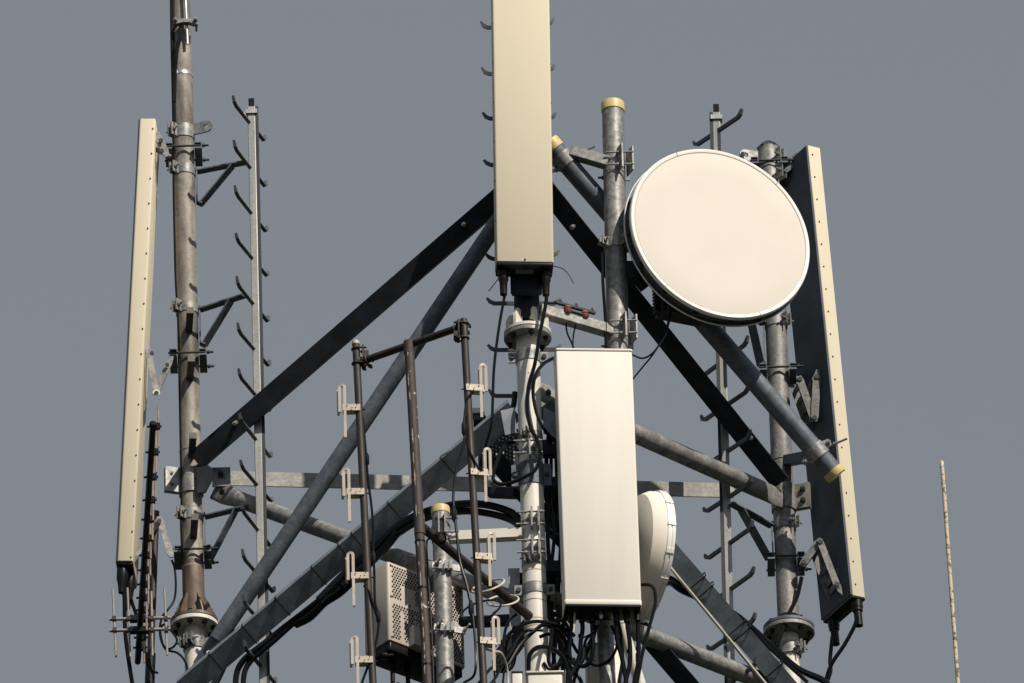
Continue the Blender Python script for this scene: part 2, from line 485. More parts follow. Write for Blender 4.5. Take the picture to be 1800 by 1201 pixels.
# --- centre mast
m = MB(); pole(m, LC, 60, 565, 22.5); legC = m.build('leg', DARK, tower)  # shadow of the panel painted in as dark steel on this section
m = MB(); pole(m, LC, 575, 1420, 20.8); to_ground(m, LC, 20.8); m.build('leg_base', WHITE, legC)
flange(legC, LC, 594, 42, WHITE, GALV, 6, WHITE, 6, block=True)
def mast_collar(v, h=0.06, mt=GALV, r=22.2):
    c = LC.pt(v); m = MB(); ring(m, LC, v, px(r), h)
    for sg in (-1, 1):
        m.obox(c + V((sg * px(27), -0.012, 0)), X, Yv, Z, px(8), 0.006, h * 0.48)
    m.build('mast_collar', mt, legC)
    for sg in (-1, 1):
        MB().bolt(c + V((sg * px(28), -0.018, 0)), V((0, -1, 0)), 0.013, 0.010).build('bolt', DARKP, legC)
mast_collar(631); mast_collar(1040); mast_collar(838, 0.13, GALVD, 22.6)
def saddle(v, mt=GALV):
    c = LC.pt(v); m = MB()
    for sg in (-1, 1):
        m.obox(c + V((sg * 0.017 + 0.012, -px(21) - 0.02, 0)), X, Yv, Z, 0.0045, 0.028, 0.055)
    ring(m, LC, v, px(21.6), 0.03)
    for zz in (-0.035, 0.035):
        q = c + V((0, -px(21) - 0.028, zz))
        m.tube([q + X * -0.085, q + X * 0.06], 0.005, 8)
        m.bolt(q + X * 0.038, X, 0.011, 0.009); m.bolt(q - X * 0.032, -X, 0.011, 0.012)
    m.build('saddle_clamp', mt, legC)
saddle(800); saddle(925); saddle(975)
# hook clamps
for v in (772, 992):
    c = LC.pt(v); m = MB(); ring(m, LC, v, px(21.8), 0.045); ears(m, c, px(21), V((-0.35, -0.94, 0)), 0.05, 0.04); m.build('hook_clamp', GALV, legC)
# weld bands
for v in (1010, 1062, 1095, 1108):
    m = MB(); ring(m, LC, v, px(21.05), 0.006); m.build('weld_ring', SEAM if v != 1062 else GALV, legC)
# plates at the middle joint
for pts_, y in ([[(880, 722), (905, 716), (908, 760), (888, 765)], -0.02], [[(955, 716), (985, 730), (985, 775), (955, 760)], -0.02]):
    q = [P(u, v, y) for u, v in pts_]
    m = MB(); n = 4
    m.add(q + [p + V((0, 0.012, 0)) for p in q], [(3, 2, 1, 0), (4, 5, 6, 7), (0, 1, 5, 4), (1, 2, 6, 5), (2, 3, 7, 6), (3, 0, 4, 7)])
    m.build('gusset_plate', BRACE, legC)

# --- braces
def brace_angle(a, b, n, w1, w2, mt, side=1, name='angle_brace', t=0.010):
    return MB().angle(a, b, n, w1, w2, t, side).build(name, mt, tower)
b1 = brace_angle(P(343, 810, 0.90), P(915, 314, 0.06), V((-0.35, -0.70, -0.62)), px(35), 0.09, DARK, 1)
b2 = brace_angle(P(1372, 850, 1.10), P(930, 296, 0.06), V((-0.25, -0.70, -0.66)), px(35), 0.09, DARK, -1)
for (br, u, v, Y) in ((b1, 412, 745, 0.765), (b1, 815, 395, 0.165), (b2, 1005, 400, 0.17), (b2, 1320, 770, 0.94)):
    MB().lathe(P(u, v, Y), V((-0.3, -0.72, -0.62)).normalized(), [(-0.03, 0.012), (0.0, 0.012), (0.004, 0.007), (0.004, 0)], 14).build('bolt', STEEL, br)  # bright steel studs standing in for holes where the sky shows through
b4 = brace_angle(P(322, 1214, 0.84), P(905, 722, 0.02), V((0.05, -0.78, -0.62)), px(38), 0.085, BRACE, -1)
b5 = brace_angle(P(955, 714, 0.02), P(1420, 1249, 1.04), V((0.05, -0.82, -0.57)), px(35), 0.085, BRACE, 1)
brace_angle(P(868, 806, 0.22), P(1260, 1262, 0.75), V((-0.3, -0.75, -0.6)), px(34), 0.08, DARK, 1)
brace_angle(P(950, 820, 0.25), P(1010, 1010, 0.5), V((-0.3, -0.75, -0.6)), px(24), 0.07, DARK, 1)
def brace_tube(a, b, r, mt, flat_a=False, flat_b=False):
    m = MB(); d = (b - a).normalized(); m.tube([a + d * (0.10 if flat_a else 0), b - d * (0.10 if flat_b else 0)], r, 24)
    for fl, p, sg in ((flat_a, a, 1), (flat_b, b, -1)):
        if fl:
            q = p + d * sg * 0.03
            h = perp(d, V((0, 0, 1))); sdv = d.cross(h)
            # flattened, bolted tongue
            ringv = []
            for tt, wx, hy in ((0.105, r * 0.98, r * 0.98), (0.05, r * 0.35, r * 1.2), (0.02, 0.009, r * 1.25), (-0.06, 0.009, r * 1.1)):
                ringv.append([p + d * (sg * tt) + sdv * (wx * math.cos(2 * math.pi * k / 24)) + h * (hy * math.sin(2 * math.pi * k / 24)) for k in range(24)])
            vs = sum(ringv, []); ff = []
            for j in range(3):
                for k in range(24):
                    ff.append((j * 24 + k, j * 24 + (k + 1) % 24, (j + 1) * 24 + (k + 1) % 24, (j + 1) * 24 + k))
            ff.append(tuple(3 * 24 + k for k in range(24)))
            m.add(vs, ff)
    return m.build('tube_brace', mt, tower)
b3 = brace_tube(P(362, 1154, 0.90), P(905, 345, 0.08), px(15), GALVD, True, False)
b6 = brace_tube(P(392, 868, 1.00), P(926, 1062, 0.22), px(15), GALV, True, False)
b7 = brace_tube(P(958, 692, 0.05), P(1362, 872, 1.10), px(16.5), LEGR, True, True)
b8 = brace_tube(P(950, 1046, 0.10), P(1378, 1212, 1.10), px(16), GALV, False, False)
b10 = brace_tube(P(1075, 1040, 0.20), P(1140, 1250, 0.35), px(10), WHITE)
MB().bolt(P(964, 692, -0.03), V((0, -1, 0)), 0.016, 0.014, 0.02).build('bolt', DARKP, b7)
MB().bolt(P(366, 1150, 0.85), V((0.4, -1, 0)).normalized(), 0.016, 0.014, 0.01).build('bolt', GALV, b3)
# level bar behind, left leg to right leg
a, b = P(383, 840, 1.09), P(1290, 862, 1.36)
MB().angle(a, b, V((0, -1, 0)), px(26) / 0.9, 0.07, 0.008, -1).build('level_bar', BAR, tower)
for (u0, v0, u1, v1, Y0, Y1) in ((858, 866, 908, 868, 0.2, 0.1), (955, 866, 985, 868, 0.1, 0.2), (905, 1018, 985, 1016, 0.25, 0.25), (895, 1040, 985, 1034, 0.3, 0.3), (810, 1095, 905, 1090, 0.3, 0.2)):
    MB().bar(P(u0, v0, Y0), P(u1, v1, Y1), 0.06, 0.04).build('cross_bar', DARK, tower)

# ================================================================== PANEL ANTENNAS
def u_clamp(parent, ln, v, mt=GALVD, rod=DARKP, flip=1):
    c = ln.pt(v); r = px(19.5)
    for sg in (-1, 1):
        m = MB()
        x0 = sg * (r + 0.020); w_ = 0.019
        poly = [(-w_, -w_), (w_, -w_), (w_, -w_ * 0.55), (-w_ + 0.005, -w_ * 0.55 + 0.001), (-w_ + 0.005, w_ - 0.005), (w_, w_ - 0.005), (w_, w_), (-w_, w_)]
        if sg * flip > 0: poly = [(-x, y) for x, y in poly][::-1]
        m.prism(poly, c + V((x0, -0.085, 0)), X, Z, Yv, 0.19)
        m.build('clamp_channel', mt, parent)
    for yy in (-0.074, 0.074):
        q = MB()
        a = c + V((-r - 0.045, yy, 0.002)); b = c + V((r + 0.075, yy, 0.002))
        q.tube([a, b], 0.006, 10); q.bolt(c + V((r + 0.042, yy, 0.002)), X, 0.012, 0.012)
        q.build('threaded_rod', rod, parent)
def plate_link(m, a, b, wd=0.035, t=0.008, hint=None, off=0.0, holes=True):
    d = (b - a).normalized(); hint = hint or V((0, -1, 0.2))
    n = perp(d, hint); sd = d.cross(n)
    poly = [(-0.02, -wd * 0.35), (0.01, -wd / 2), ((b - a).length - 0.01, -wd / 2), ((b - a).length + 0.02, -wd * 0.3), ((b - a).length + 0.02, wd * 0.3), ((b - a).length - 0.01, wd / 2), (0.01, wd / 2), (-0.02, wd * 0.35)]
    m.prism(poly, a + n * off, d, sd, n, t)

# ---- left panel: we look at its narrow side
gp = 'tall beige panel antennas'
aT, aB = P(259.5, 208, 0.82), P(219.5, 986, 0.82)
ax = (aT - aB).normalized()
ey = V((0.05, 1, 0)).normalized(); ex = ey.cross(ax).normalized(); 
if ex.x < 0: ex = -ex
ey = perp(ax, ey); ex = perp(ax, X - ey * X.dot(ey)); 
ex = (ex - ey * ex.dot(ey)).normalized()
pl = thing('panel_antenna', 'tall slim beige panel antenna seen from its side, leaning beside the leftmost tower leg', 'antenna', aB - ax * 0.2, gp)
wL = px(29)
cT, cB = aT + ey * 0.14, aB + ey * 0.14
MB().shell(cB, cT, ex, ey, wL, 0.28, 0.012, 0.006).build('radome', BEIGE, pl)
MB().shell(cB - ax * 0.016, cB - ax * 0.001, ex, ey, wL * 0.96, 0.26, 0.012, 0.004).build('end_cap', BLACKP, pl)
MB().bar(cB - ex * (wL / 2 + 0.003) - ax * 0.0, cT - ex * (wL / 2 + 0.003), 0.006, 0.262, ey).build('shaded_radome_face', DARKP, pl)  # dark strip puts the front face's shade into colour
for k in range(18):
    t = 0.024 + k * (0.968 / 17)
    q = aT.lerp(aB, t) + ex * (wL * 0.36) - ey * 0.0005
    m = MB(); m.tube([q, q - ey * 0.003], 0.0042, 8); m.build('screw', BLACKP, pl)
# bottom connectors and cables
for (du, dy) in ((-5, 0.05), (6, 0.13), (0, 0.22)):
    q = aB + ey * dy + ex * px(du)
    MB().tube([q - ax * 0.01, q - ax * 0.03, q - ax * 0.075, q - ax * 0.12, q - ax * 0.16], [0.026, 0.030, 0.030, 0.02, 0.016], 16).build('connector', BLACKP, pl)
MB().cable([(218, 1028, 0.87), (219, 1060, 0.88), (220, 1110, 0.9), (226, 1160, 0.92), (238, 1235, 0.95)], 4).build('jumper_cable', BLACK, pl)
MB().cable([(226, 1030, 0.95), (231, 1055, 0.96), (240, 1082, 0.98), (250, 1105, 1.0), (256, 1160, 1.0)], 3.2).build('jumper_cable', BLACK, pl)
# brackets
u_clamp(pl, LL, 270)
for off in (0.0, 0.08):
    m = MB(); plate_link(m, P(277, 240, 0.88 + off), P(291, 270, 0.90 + off), 0.04, 0.008); m.build('bracket', GALV, pl)
m = MB(); m.tube([P(272, 262, 0.90), P(300, 276, 0.92)], 0.012, 10); m.build('bracket', GALVD, pl)
for (u, v) in ((283, 248), (284, 266)):
    MB().bolt(P(u, v, 0.87), V((0, -1, 0)), 0.013, 0.01).build('bracket_bolt', DARKP, pl)
u_clamp(pl, LL, 633)
m = MB()
for off in (0.0, 0.075):
    plate_link(m, P(260, 615, 0.88 + off), P(275, 690, 0.88 + off), 0.032, 0.008)
    plate_link(m, P(275, 690, 0.90 + off), P(300, 633, 0.90 + off), 0.032, 0.008)
m.tube([P(275, 691, 0.86), P(275, 691, 1.0)], 0.012, 12)
m.build('bracket', GALV, pl)
m = MB(); m.lathe(P(275, 691, 0.872), V((0, -1, 0)), [(0, 0.009), (0, 0.019), (0.006, 0.019), (0.006, 0.009)], 20); m.build('washer', WHITE, pl)
m = MB()
for (u, v) in ((267, 622), (294, 642)):
    m.bolt(P(u, v, 0.88), V((0, -1, 0)), 0.011, 0.01)
m.build('bracket_bolt', DARKP, pl)
u_clamp(pl, LL, 978)
m = MB()
for off in (0.0, 0.08):
    plate_link(m, P(232, 990, 0.90 + off), P(279, 915, 0.9 + off), 0.03, 0.008)
    plate_link(m, P(281, 915, 0.88 + off), P(300, 975, 0.88 + off), 0.034, 0.008)
m.tube([P(280, 916, 0.85), P(280, 916, 1.02)], 0.012, 12)
m.build('bracket', GALV, pl)

# ---- right panel: dark back and pale edge
eT, eB = P(1420, 255, 1.02), P(1499, 1046, 1.02)
ax = (eT - eB).normalized()
exr = V((53, -88, 0)).normalized()          # back face runs right and towards the viewer
exr = perp(ax, exr); eyr = ax.cross(exr).normalized()
if eyr.x < 0: eyr = -eyr                     # out of the side, to the right and away
pr = thing('panel_antenna', 'tall panel antenna turned away at the right, shade-coloured back and screwed pale side edge', 'antenna', eB - ax * 0.2, gp)
wB, dB = 0.298, 0.076
ctr = lambda e: e - exr * (wB / 2) + eyr * (dB / 2)
MB().shell(ctr(eB), ctr(eT), exr, eyr, wB, dB, 0.006, 0.004).build('radome', BEIGE, pr)
# back plate, slightly proud of the radome's rear
bk = lambda e: e - exr * (wB / 2 + 0.001) - eyr * 0.004
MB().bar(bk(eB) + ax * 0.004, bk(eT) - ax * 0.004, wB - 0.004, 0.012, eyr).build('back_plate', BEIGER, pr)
MB().shell(ctr(eB) - ax * 0.012, ctr(eB) - ax * 0.0005, exr, eyr, wB * 0.985, dB * 1.05, 0.006, 0.003).build('end_cap', BLACKP, pr)
for k in range(20):
    t = 0.02 + k * (0.955 / 19)
    q = eT.lerp(eB, t) + eyr * (dB * 0.30)
    MB().tube([q, q + exr * 0.003], 0.0045, 8).build('screw', BLACKP, pr)
for q0, yy in ((ctr(eB) - exr * 0.10 - eyr * 0.005, 0), (ctr(eB) + exr * 0.115 + eyr * 0.005, 0)):
    MB().tube([q0 - ax * 0.005, q0 - ax * 0.05, q0 - ax * 0.052, q0 - ax * 0.07, q0 - ax * 0.075, q0 - ax * 0.155, q0 - ax * 0.16], [0.03, 0.03, 0.027, 0.027, 0.021, 0.021, 0.012], 18).build('connector', BLACKP, pr)
MB().cable([(1463, 1120, 1.22), (1461, 1140, 1.22), (1459, 1163, 1.22), (1460, 1180, 1.22), (1452, 1205, 1.22), (1445, 1240, 1.22)], 3.6).build('jumper_cable', BLACK, pr)
MB().cable([(1507, 1085, 1.05), (1501, 1103, 1.06), (1484, 1134, 1.08), (1465, 1162, 1.1), (1455, 1185, 1.12), (1449, 1215, 1.15), (1446, 1245, 1.15)], 3.6).build('jumper_cable', BLACK, pr)
u_clamp(pr, LR, 295, flip=-1)
m = MB(); plate_link(m, P(1384, 300, 1.16), P(1402, 278, 1.16), 0.045, 0.02); plate_link(m, P(1384, 316, 1.2), P(1400, 300, 1.2), 0.045, 0.015); m.build('bracket', GALVD, pr)
BRK = mat('dull_bracket_steel', (0.22, 0.22, 0.215), 0.55, 0.3, dark=(0.12, 0.125, 0.135), scale=30, grain=0.2, var=0.2)
def hinge_arm(a, b, wd, dy, rungs, mt, lip=0.012):      # ladder-like pressed arm: two cheeks joined by webs
    dn_ = (b - a).normalized(); off = V((-0.30 * dy, dy, 0.06 * dy))
    for o in (V((0, 0, 0)), off):
        m = MB(); plate_link(m, a + o, b + o, wd, 0.007); m.build('bracket_cheek', mt, pr)
    for t in rungs:
        q = a.lerp(b, t); m = MB(); m.bar(q, q + off, 0.008, 0.030, dn_); m.build('bracket_web', mt, pr)
    for q in (a, b):
        MB().bolt(q + V((0, -0.002, 0)), V((0, -1, 0)), 0.014, 0.012).build('bracket_bolt', DARKP, pr)
u_clamp(pr, LR, 658, flip=-1)
hinge_arm(P(1406, 668, 1.10), P(1430, 736, 1.10), 0.038, 0.10, (0.08, 0.36, 0.64, 0.93), BRK)
hinge_arm(P(1436, 664, 1.09), P(1432, 736, 1.09), 0.040, 0.08, (0.10, 0.92), BRK)
m = MB(); m.prism([(-0.03, -0.01), (0.03, -0.01), (0.012, 0.05), (-0.004, 0.05)], P(1437, 664, 1.085), X, Z, Yv, 0.007); m.build('bracket_horn', BRK, pr)
u_clamp(pr, LR, 990, flip=-1)
hinge_arm(P(1413, 990, 1.09), P(1440, 953, 1.09), 0.040, 0.10, (0.12, 0.5, 0.88), BRK)
hinge_arm(P(1442, 954, 1.07), P(1471, 1029, 1.07), 0.034, 0.12, (0.06, 0.5, 0.78, 0.97), BRK)
m = MB(); m.prism([(-0.02, 0.02), (0.018, 0.01), (0.03, -0.06), (0.0, -0.03)], P(1472, 1030, 1.066), X, Z, Yv, 0.007); m.build('bracket_horn', BRK, pr)
MB().obox(bk(eB) + ax * 0.16 + exr * 0.02 - eyr * 0.0065, exr, eyr, ax, 0.035, 0.0008, 0.05).build('type_label', GALVD, pr)

# ---- centre panel
aT, aB = P(914.5, -70, -0.24), P(923, 460, -0.24)
ax = (aT - aB).normalized(); an = R(4)
nf = V((math.sin(an), -math.cos(an), 0)); nf = perp(ax, nf); ex = ax.cross(nf)
if ex.x < 0: ex = -ex
pc = thing('panel_antenna', 'broad tan panel antenna facing the viewer, running out of the top of the picture', 'antenna', aB - ax * 0.15, gp)
wC, dC = px(101.5), 0.13
MB().shell(aB - nf * dC / 2, aT - nf * dC / 2, ex, nf, wC, dC, 0.012, 0.006).build('radome', BEIGE, pc)
MB().shell(aB - nf * dC / 2 - ax * 0.02, aB - nf * dC / 2 - ax * 0.001, ex, nf, wC * 0.985, dC * 0.96, 0.012, 0.004).build('end_cap', BLACKP, pc)
MB().obox(aB - nf * 0.06 - ax * 0.022, ex, nf, ax, 0.045, 0.02, 0.003).build('type_plate', GALVD, pc)
MB().tube([aB + nf * 0.0005 + ax * 0.012, aB + nf * 0.003 + ax * 0.012], 0.005, 8).build('screw', BLACKP, pc)
for k in range(6):
    for sg in (-1, 1):
        q = aB - nf * 0.02 + ax * (0.25 + 0.235 * k) + ex * (sg * wC / 2)
        MB().tube([q, q + ex * (sg * 0.003)], 0.005, 8).build('screw', BLACKP, pc)
for sg in (-1, 1):
    q = aB - nf * 0.065 + ex * (sg * 0.108)
    MB().tube([q - ax * 0.015, q - ax * 0.05, q - ax * 0.052, q - ax * 0.075, q - ax * 0.085, q - ax * 0.16, q - ax * 0.165], [0.030, 0.030, 0.026, 0.026, 0.021, 0.018, 0.010], 18).build('connector', BLACKP, pc)
MB().cable([(887, 512, -0.17), (886, 526, -0.17), (880, 558, -0.18), (873, 605, -0.2), (868, 653, -0.2), (866, 706, -0.2), (864, 745, -0.2), (852, 790, -0.15), (843, 822, -0.1)], 2.6).build('jumper_cable', BLACK, pc)
MB().cable([(961, 512, -0.17), (960, 530, -0.17), (956, 552, -0.17), (949, 587, -0.17), (940, 640, -0.15), (929, 680, -0.13), (927, 722, -0.12), (933, 753, -0.12), (944, 773, -0.12), (949, 800, -0.12), (942, 824, -0.12), (924, 838, -0.12), (889, 851, -0.1), (869, 846, -0.1), (868, 830, -0.08), (878, 800, -0.02), (891, 782, 0.02), (906, 777, 0.05)], 3.4).build('jumper_cable', BLACK, pc)
m = MB(); m.obox(P(925, 500, -0.10), X, Yv, Z, 0.075, 0.03, 0.05); m.build('bracket', DARK, pc)
m = MB(); m.obox(P(899, 488, -0.08), X, Yv, Z, 0.006, 0.05, 0.07); m.obox(P(950, 488, -0.08), X, Yv, Z, 0.006, 0.05, 0.07); m.build('bracket', DARK, pc)

# ---- wide cream box antenna in front
BT, BB = P(1044, 617, -0.185), P(1060, 1057, -0.185)
ax = (BT - BB).normalized(); an = R(5)
nf = perp(ax, V((math.sin(an), -math.cos(an), 0))); ex = ax.cross(nf)
if ex.x < 0: ex = -ex
pb = thing('panel_antenna', 'wide cream white box antenna with a row of black cables hanging from its underside', 'antenna', BB - ax * 0.2)
wX, dX = px(134), 0.15
MB().shell(BB - nf * dX / 2, BT - nf * dX / 2, ex, nf, wX, dX, 0.010, 0.006).build('radome', CREAM, pb)
MB().shell(BT - nf * dX / 2 + ax * 0.001, BT - nf * dX / 2 + ax * 0.014, ex, nf, wX + 0.006, dX + 0.008, 0.012, 0.004).build('top_lid', CREAM, pb)
MB().shell(BB - nf * dX / 2 - ax * 0.020, BB - nf * dX / 2 + ax * 0.012, ex, nf, wX + 0.005, dX + 0.005, 0.013, 0.008).build('bottom_rim', CREAM, pb)
MB().shell(BB - nf * dX / 2 - ax * 0.030, BB - nf * dX / 2 - ax * 0.0205, ex, nf, wX - 0.004, dX - 0.004, 0.012, 0.004).build('end_cap', BLACKP, pb)
m = MB(); fr_ = BB - nf * (dX / 2) - ax * 0.032; m.obox(fr_, ex, nf, ax, 0.042, 0.025, 0.002); m.build('type_plate', DARKP, pb)
jc = [
 [(1003, 1072), (1004, 1085), (1005, 1103), (1001, 1131), (1001, 1152), (1006, 1164), (1015, 1167), (1024, 1160), (1026, 1140)],
 [(1022, 1072), (1023, 1090), (1024, 1107), (1021, 1126), (1019, 1150), (1012, 1172), (1000, 1195), (995, 1230)],
 [(1040, 1072), (1041, 1095), (1042, 1119), (1042, 1145), (1037, 1163), (1026, 1171), (1015, 1168), (1008, 1158)],
 [(1083, 1072), (1084, 1095), (1085, 1124), (1093, 1156), (1101, 1201), (1104, 1240)],
 [(1101, 1072), (1103, 1100), (1107, 1131), (1107, 1168), (1099, 1201), (1094, 1240)],
 [(1120, 1070), (1121, 1095), (1122, 1126), (1122, 1163), (1117, 1190), (1108, 1235)],
]
for k, c in enumerate(jc):
    o = MB().cable([(u, v, -0.11 + 0.05 * min(1, i / 5.0)) for i, (u, v) in enumerate(c)], 4.2).build('jumper_cable', BLACK, pb)
    u, v = c[0]
    q = P(u, v - 4, -0.11)
    MB().tube([q, q - Z * 0.04, q - Z * 0.045, q - Z * 0.085], [0.019, 0.019, 0.015, 0.015], 14).build('connector', BLACKP, pb)
MB().cable([(1011, 1072, -0.13), (1010, 1085, -0.13), (1009, 1104, -0.13), (1008, 1112, -0.13)], 1.8).build('ribbed_wire', WIREC, pb)
q = P(1056, 1072, -0.13); MB().tube([q, q - Z * 0.03, q - Z * 0.035, q - Z * 0.055], [0.009, 0.009, 0.012, 0.006], 12).build('grounding_stud', STEEL, pb)
MB().cable([(1057, 1085, -0.13), (1056, 1098, -0.12), (1047, 1108, -0.11), (1036, 1116, -0.10), (1025, 1121, -0.10)], 1.6).build('jumper_cable', BLACK, pb)

for (u, v, Y, r_, mt) in ((1003, 1126, -0.06, 5.0, BLACKP), (1042, 1138, -0.06, 5.0, BLACKP), (1085, 1122, -0.07, 5.0, BLACKP), (1106, 1145, -0.06, 5.0, BLACKP), (1122, 1140, -0.06, 5.0, BLACKP), (1122, 1156, -0.06, 5.0, WIREC), (1021, 1118, -0.07, 5.0, BLACKP)):
    q = P(u, v, Y); MB().tube([q - Z * (0.006 if mt is BLACKP else 0.022), q + Z * (0.006 if mt is BLACKP else 0.022)], px(r_), 12).build('cable_tag' if mt is WIREC else 'cable_tie', mt, pb)
# ================================================================== POLES WITH CAPS
gpole = 'galvanised mounting pipes'
LP = Line(1077, 178, 1086, 600, 0.20)
mp_ = thing('mounting_pipe', 'thick galvanised pipe with yellow cap that carries the big round dish', 'pipe', LP.pt(700), gpole)
m = MB(); pole(m, LP, 184, 720, 19.5); m.build('pipe', GALV, mp_)
def cap(parent, c, ax, r, h=0.05):
    MB().lathe(c, ax, [(-h, r * 0.9), (-h, r * 1.05), (-0.008, r * 1.05), (-0.002, r * 1.01), (0, r * 0.94), (0.003, 0)], 32).build('cap', YELLOW, parent)
cap(mp_, LP.pt(181), LP.ax, px(19.8), 0.053)
m = MB(); ring(m, LP, 240, px(19.75), 0.006); m.build('weld_ring', GALV, mp_)
def arm_clamp(parent, ln, v, a, hw=0.058):       # square arm from a to the pipe with plate clamps
    c = ln.pt(v); r = px(20)
    m = MB(); m.bar(a, c + V((-0.03, -0.03, 0)), 0.058, 0.058, Z); m.build('arm', GALV, parent, bevel=0.004)
    m = MB(); ring(m, ln, v, r, 0.10)
    pn_ = V((math.cos(R(24)), math.sin(R(24)), 0)); pd_ = V((-pn_.y, pn_.x, 0))
    for x in (0.028, 0.082):
        m.obox(c + V((x, -r - 0.012 + (0.03 if x > 0.05 else 0), 0.004)), pn_, pd_, Z, 0.004, 0.040, 0.070)
    for zz in (-0.035, 0.037):
        q = c + V((0, -r - 0.02, zz)); m.tube([q - X * 0.04, q + X * 0.10], 0.005, 8); m.bolt(q + X * 0.036, X, 0.010, 0.01); m.bolt(q + X * 0.015, X, 0.010, 0.01)
    m.bar(c + V((-0.03, r + 0.01, 0)), c + V((0.08, r + 0.01, 0)), 0.01, 0.1)
    m.build('clamp', GALV, parent)
    m = MB(); q = c + V((-0.085, 0.03, -0.05)); m.tube([q, q + X * 0.06], 0.006, 8); m.bolt(q + X * 0.02, X, 0.013, 0.012); m.build('clamp_bolt', DARKP, parent)
arm_clamp(mp_, LP, 292, P(1003, 268, 0.17))
arm_clamp(mp_, LP, 588, P(948, 546, -0.02))
m = MB(); c = ring(m, LP, 432, px(21.5), 0.06); ears(m, c, px(21), V((0.6, -0.8, 0)), 0.06); ears(m, c, px(21), V((-0.8, -0.6, 0)), 0.045); m.build('collar', GALV, mp_)

# dish stays: strut with yellow caps
ta, tb = P(966, 252, 0.16), P(1470, 836, 0.88)
st = thing('strut_pipe', 'long galvanised strut pipe with yellow end caps passing behind the big dish', 'pipe', tb, None)
d = (tb - ta).normalized()
MB().tube([ta, tb], px(18), 28).build('pipe', GALVD, st)  # darker steel stands in for the shade along the strut
cap(st, ta - d * 0.012, -d, px(18.3), 0.055); cap(st, tb + d * 0.006, d, px(18.3), 0.040)
def strut_clamp(t):
    c = ta.lerp(tb, t); m = MB(); n = perp(d, V((0, -1, 0))); s2 = d.cross(n)
    m.lathe(c, d, [(-0.035, px(17)), (-0.035, px(20)), (0.035, px(20)), (0.035, px(17))], 28)
    for sg in (-1, 1):
        m.prism([(-0.035, -0.03), (0.035, -0.03), (0.015, 0.04), (-0.015, 0.04)], c + s2 * (sg * px(19)) - n * 0.004, d, s2 * sg, n, 0.008)
        q = c + s2 * (sg * px(29)); m.tube([q - n * 0.03, q + n * 0.03, ], 0.006, 8); m.bolt(q + n * 0.005, n, 0.012, 0.012)
        q2 = c + s2 * (sg * px(27)) + d * 0.02
        m.tube([q2, q2 + V((0.09, -0.02, 0.03))], 0.006, 8); m.bolt(q2 + V((0.02, -0.005, 0.006)), V((0.93, -0.2, 0.3)).normalized(), 0.013, 0.014)
    m.build('clamp', GALV, st)
strut_clamp(0.05); strut_clamp(0.93)
m = MB(); m.bar(LR.pt(812), P(1436, 800, 0.92), 0.05, 0.05); m.build('arm', GALVD, st)

# small pipe that carries the radio
LQ = Line(774, 890, 783, 1190, 0.02)
mq = thing('mounting_pipe', 'short galvanised pipe with yellow cap standing in front of the perforated radio box', 'pipe', LQ.pt(1300), gpole)
m = MB(); pole(m, LQ, 893, 1320, 15.6); m.build('pipe', GALV, mq)
cap(mq, LQ.pt(892), LQ.ax, px(15.9), 0.042)
m = MB(); m.bar(LQ.pt(946), P(920, 939, -0.02), 0.05, 0.052); m.build('arm', WHITE, mq)
c = LQ.pt(930); m = MB()
for zz in (-0.045, 0.035):
    q = c + V((0, -px(17), zz)); m.tube([q - X * 0.03, q + X * 0.09], 0.006, 8); m.bolt(q + X * 0.05, X, 0.011, 0.01)
for x in (-0.010, 0.022):
    m.obox(c + V((x, -px(17) - 0.008, 0)), X, Yv, Z, 0.004, 0.03, 0.065)
ring(m, LQ, 940, px(17), 0.09)
m.build('clamp', GALV, mq)
for v in (1003, 1112):
    c = LQ.pt(v); m = MB(); ring(m, LQ, v, px(16.4), 0.028)
    dd = V((0.9, 0.35, -0.1)).normalized()
    for x in (-0.01, 0.02, 0.045): m.obox(c + V((x, -px(16) - 0.008, 0)), X, Yv, Z, 0.008, 0.014, 0.024)
    m.bar(c + V((-0.05, -0.045, 0.008)), c + V((0.11, -0.03, -0.012)), 0.012, 0.035)
    for q in (c + V((-0.035, -0.05, 0.008)), c + V((0.10, -0.035, -0.012))):
        nn = V((0.55, -0.75, 0.25)).normalized(); m.tube([q, q + nn * 0.055], 0.006, 8); m.bolt(q + nn * 0.008, nn, 0.011, 0.012)
    m.build('clamp', STEEL, mq)

LB = Line(1062, 1075, 1068, 1201, 0.05)
mb_ = thing('mounting_pipe', 'bare galvanised pipe coming out below the wide cream box antenna', 'pipe', LB.pt(1350), gpole)
m = MB(); pole(m, LB, 640, 1400, 14.5); m.build('pipe', GALV, mb_)
for v in (660, 1000):
    m = MB(); ring(m, LB, v, px(16.5), 0.06); m.build('clamp', GALV, mb_)
for v in (780, 838, 985):
    c = LB.pt(v + 15); m = MB(); m.bar(V((LC.pt(v).x + 0.03, 0.02, c.z)), c, 0.05, 0.06)
    m.build('arm', DARK, mb_)

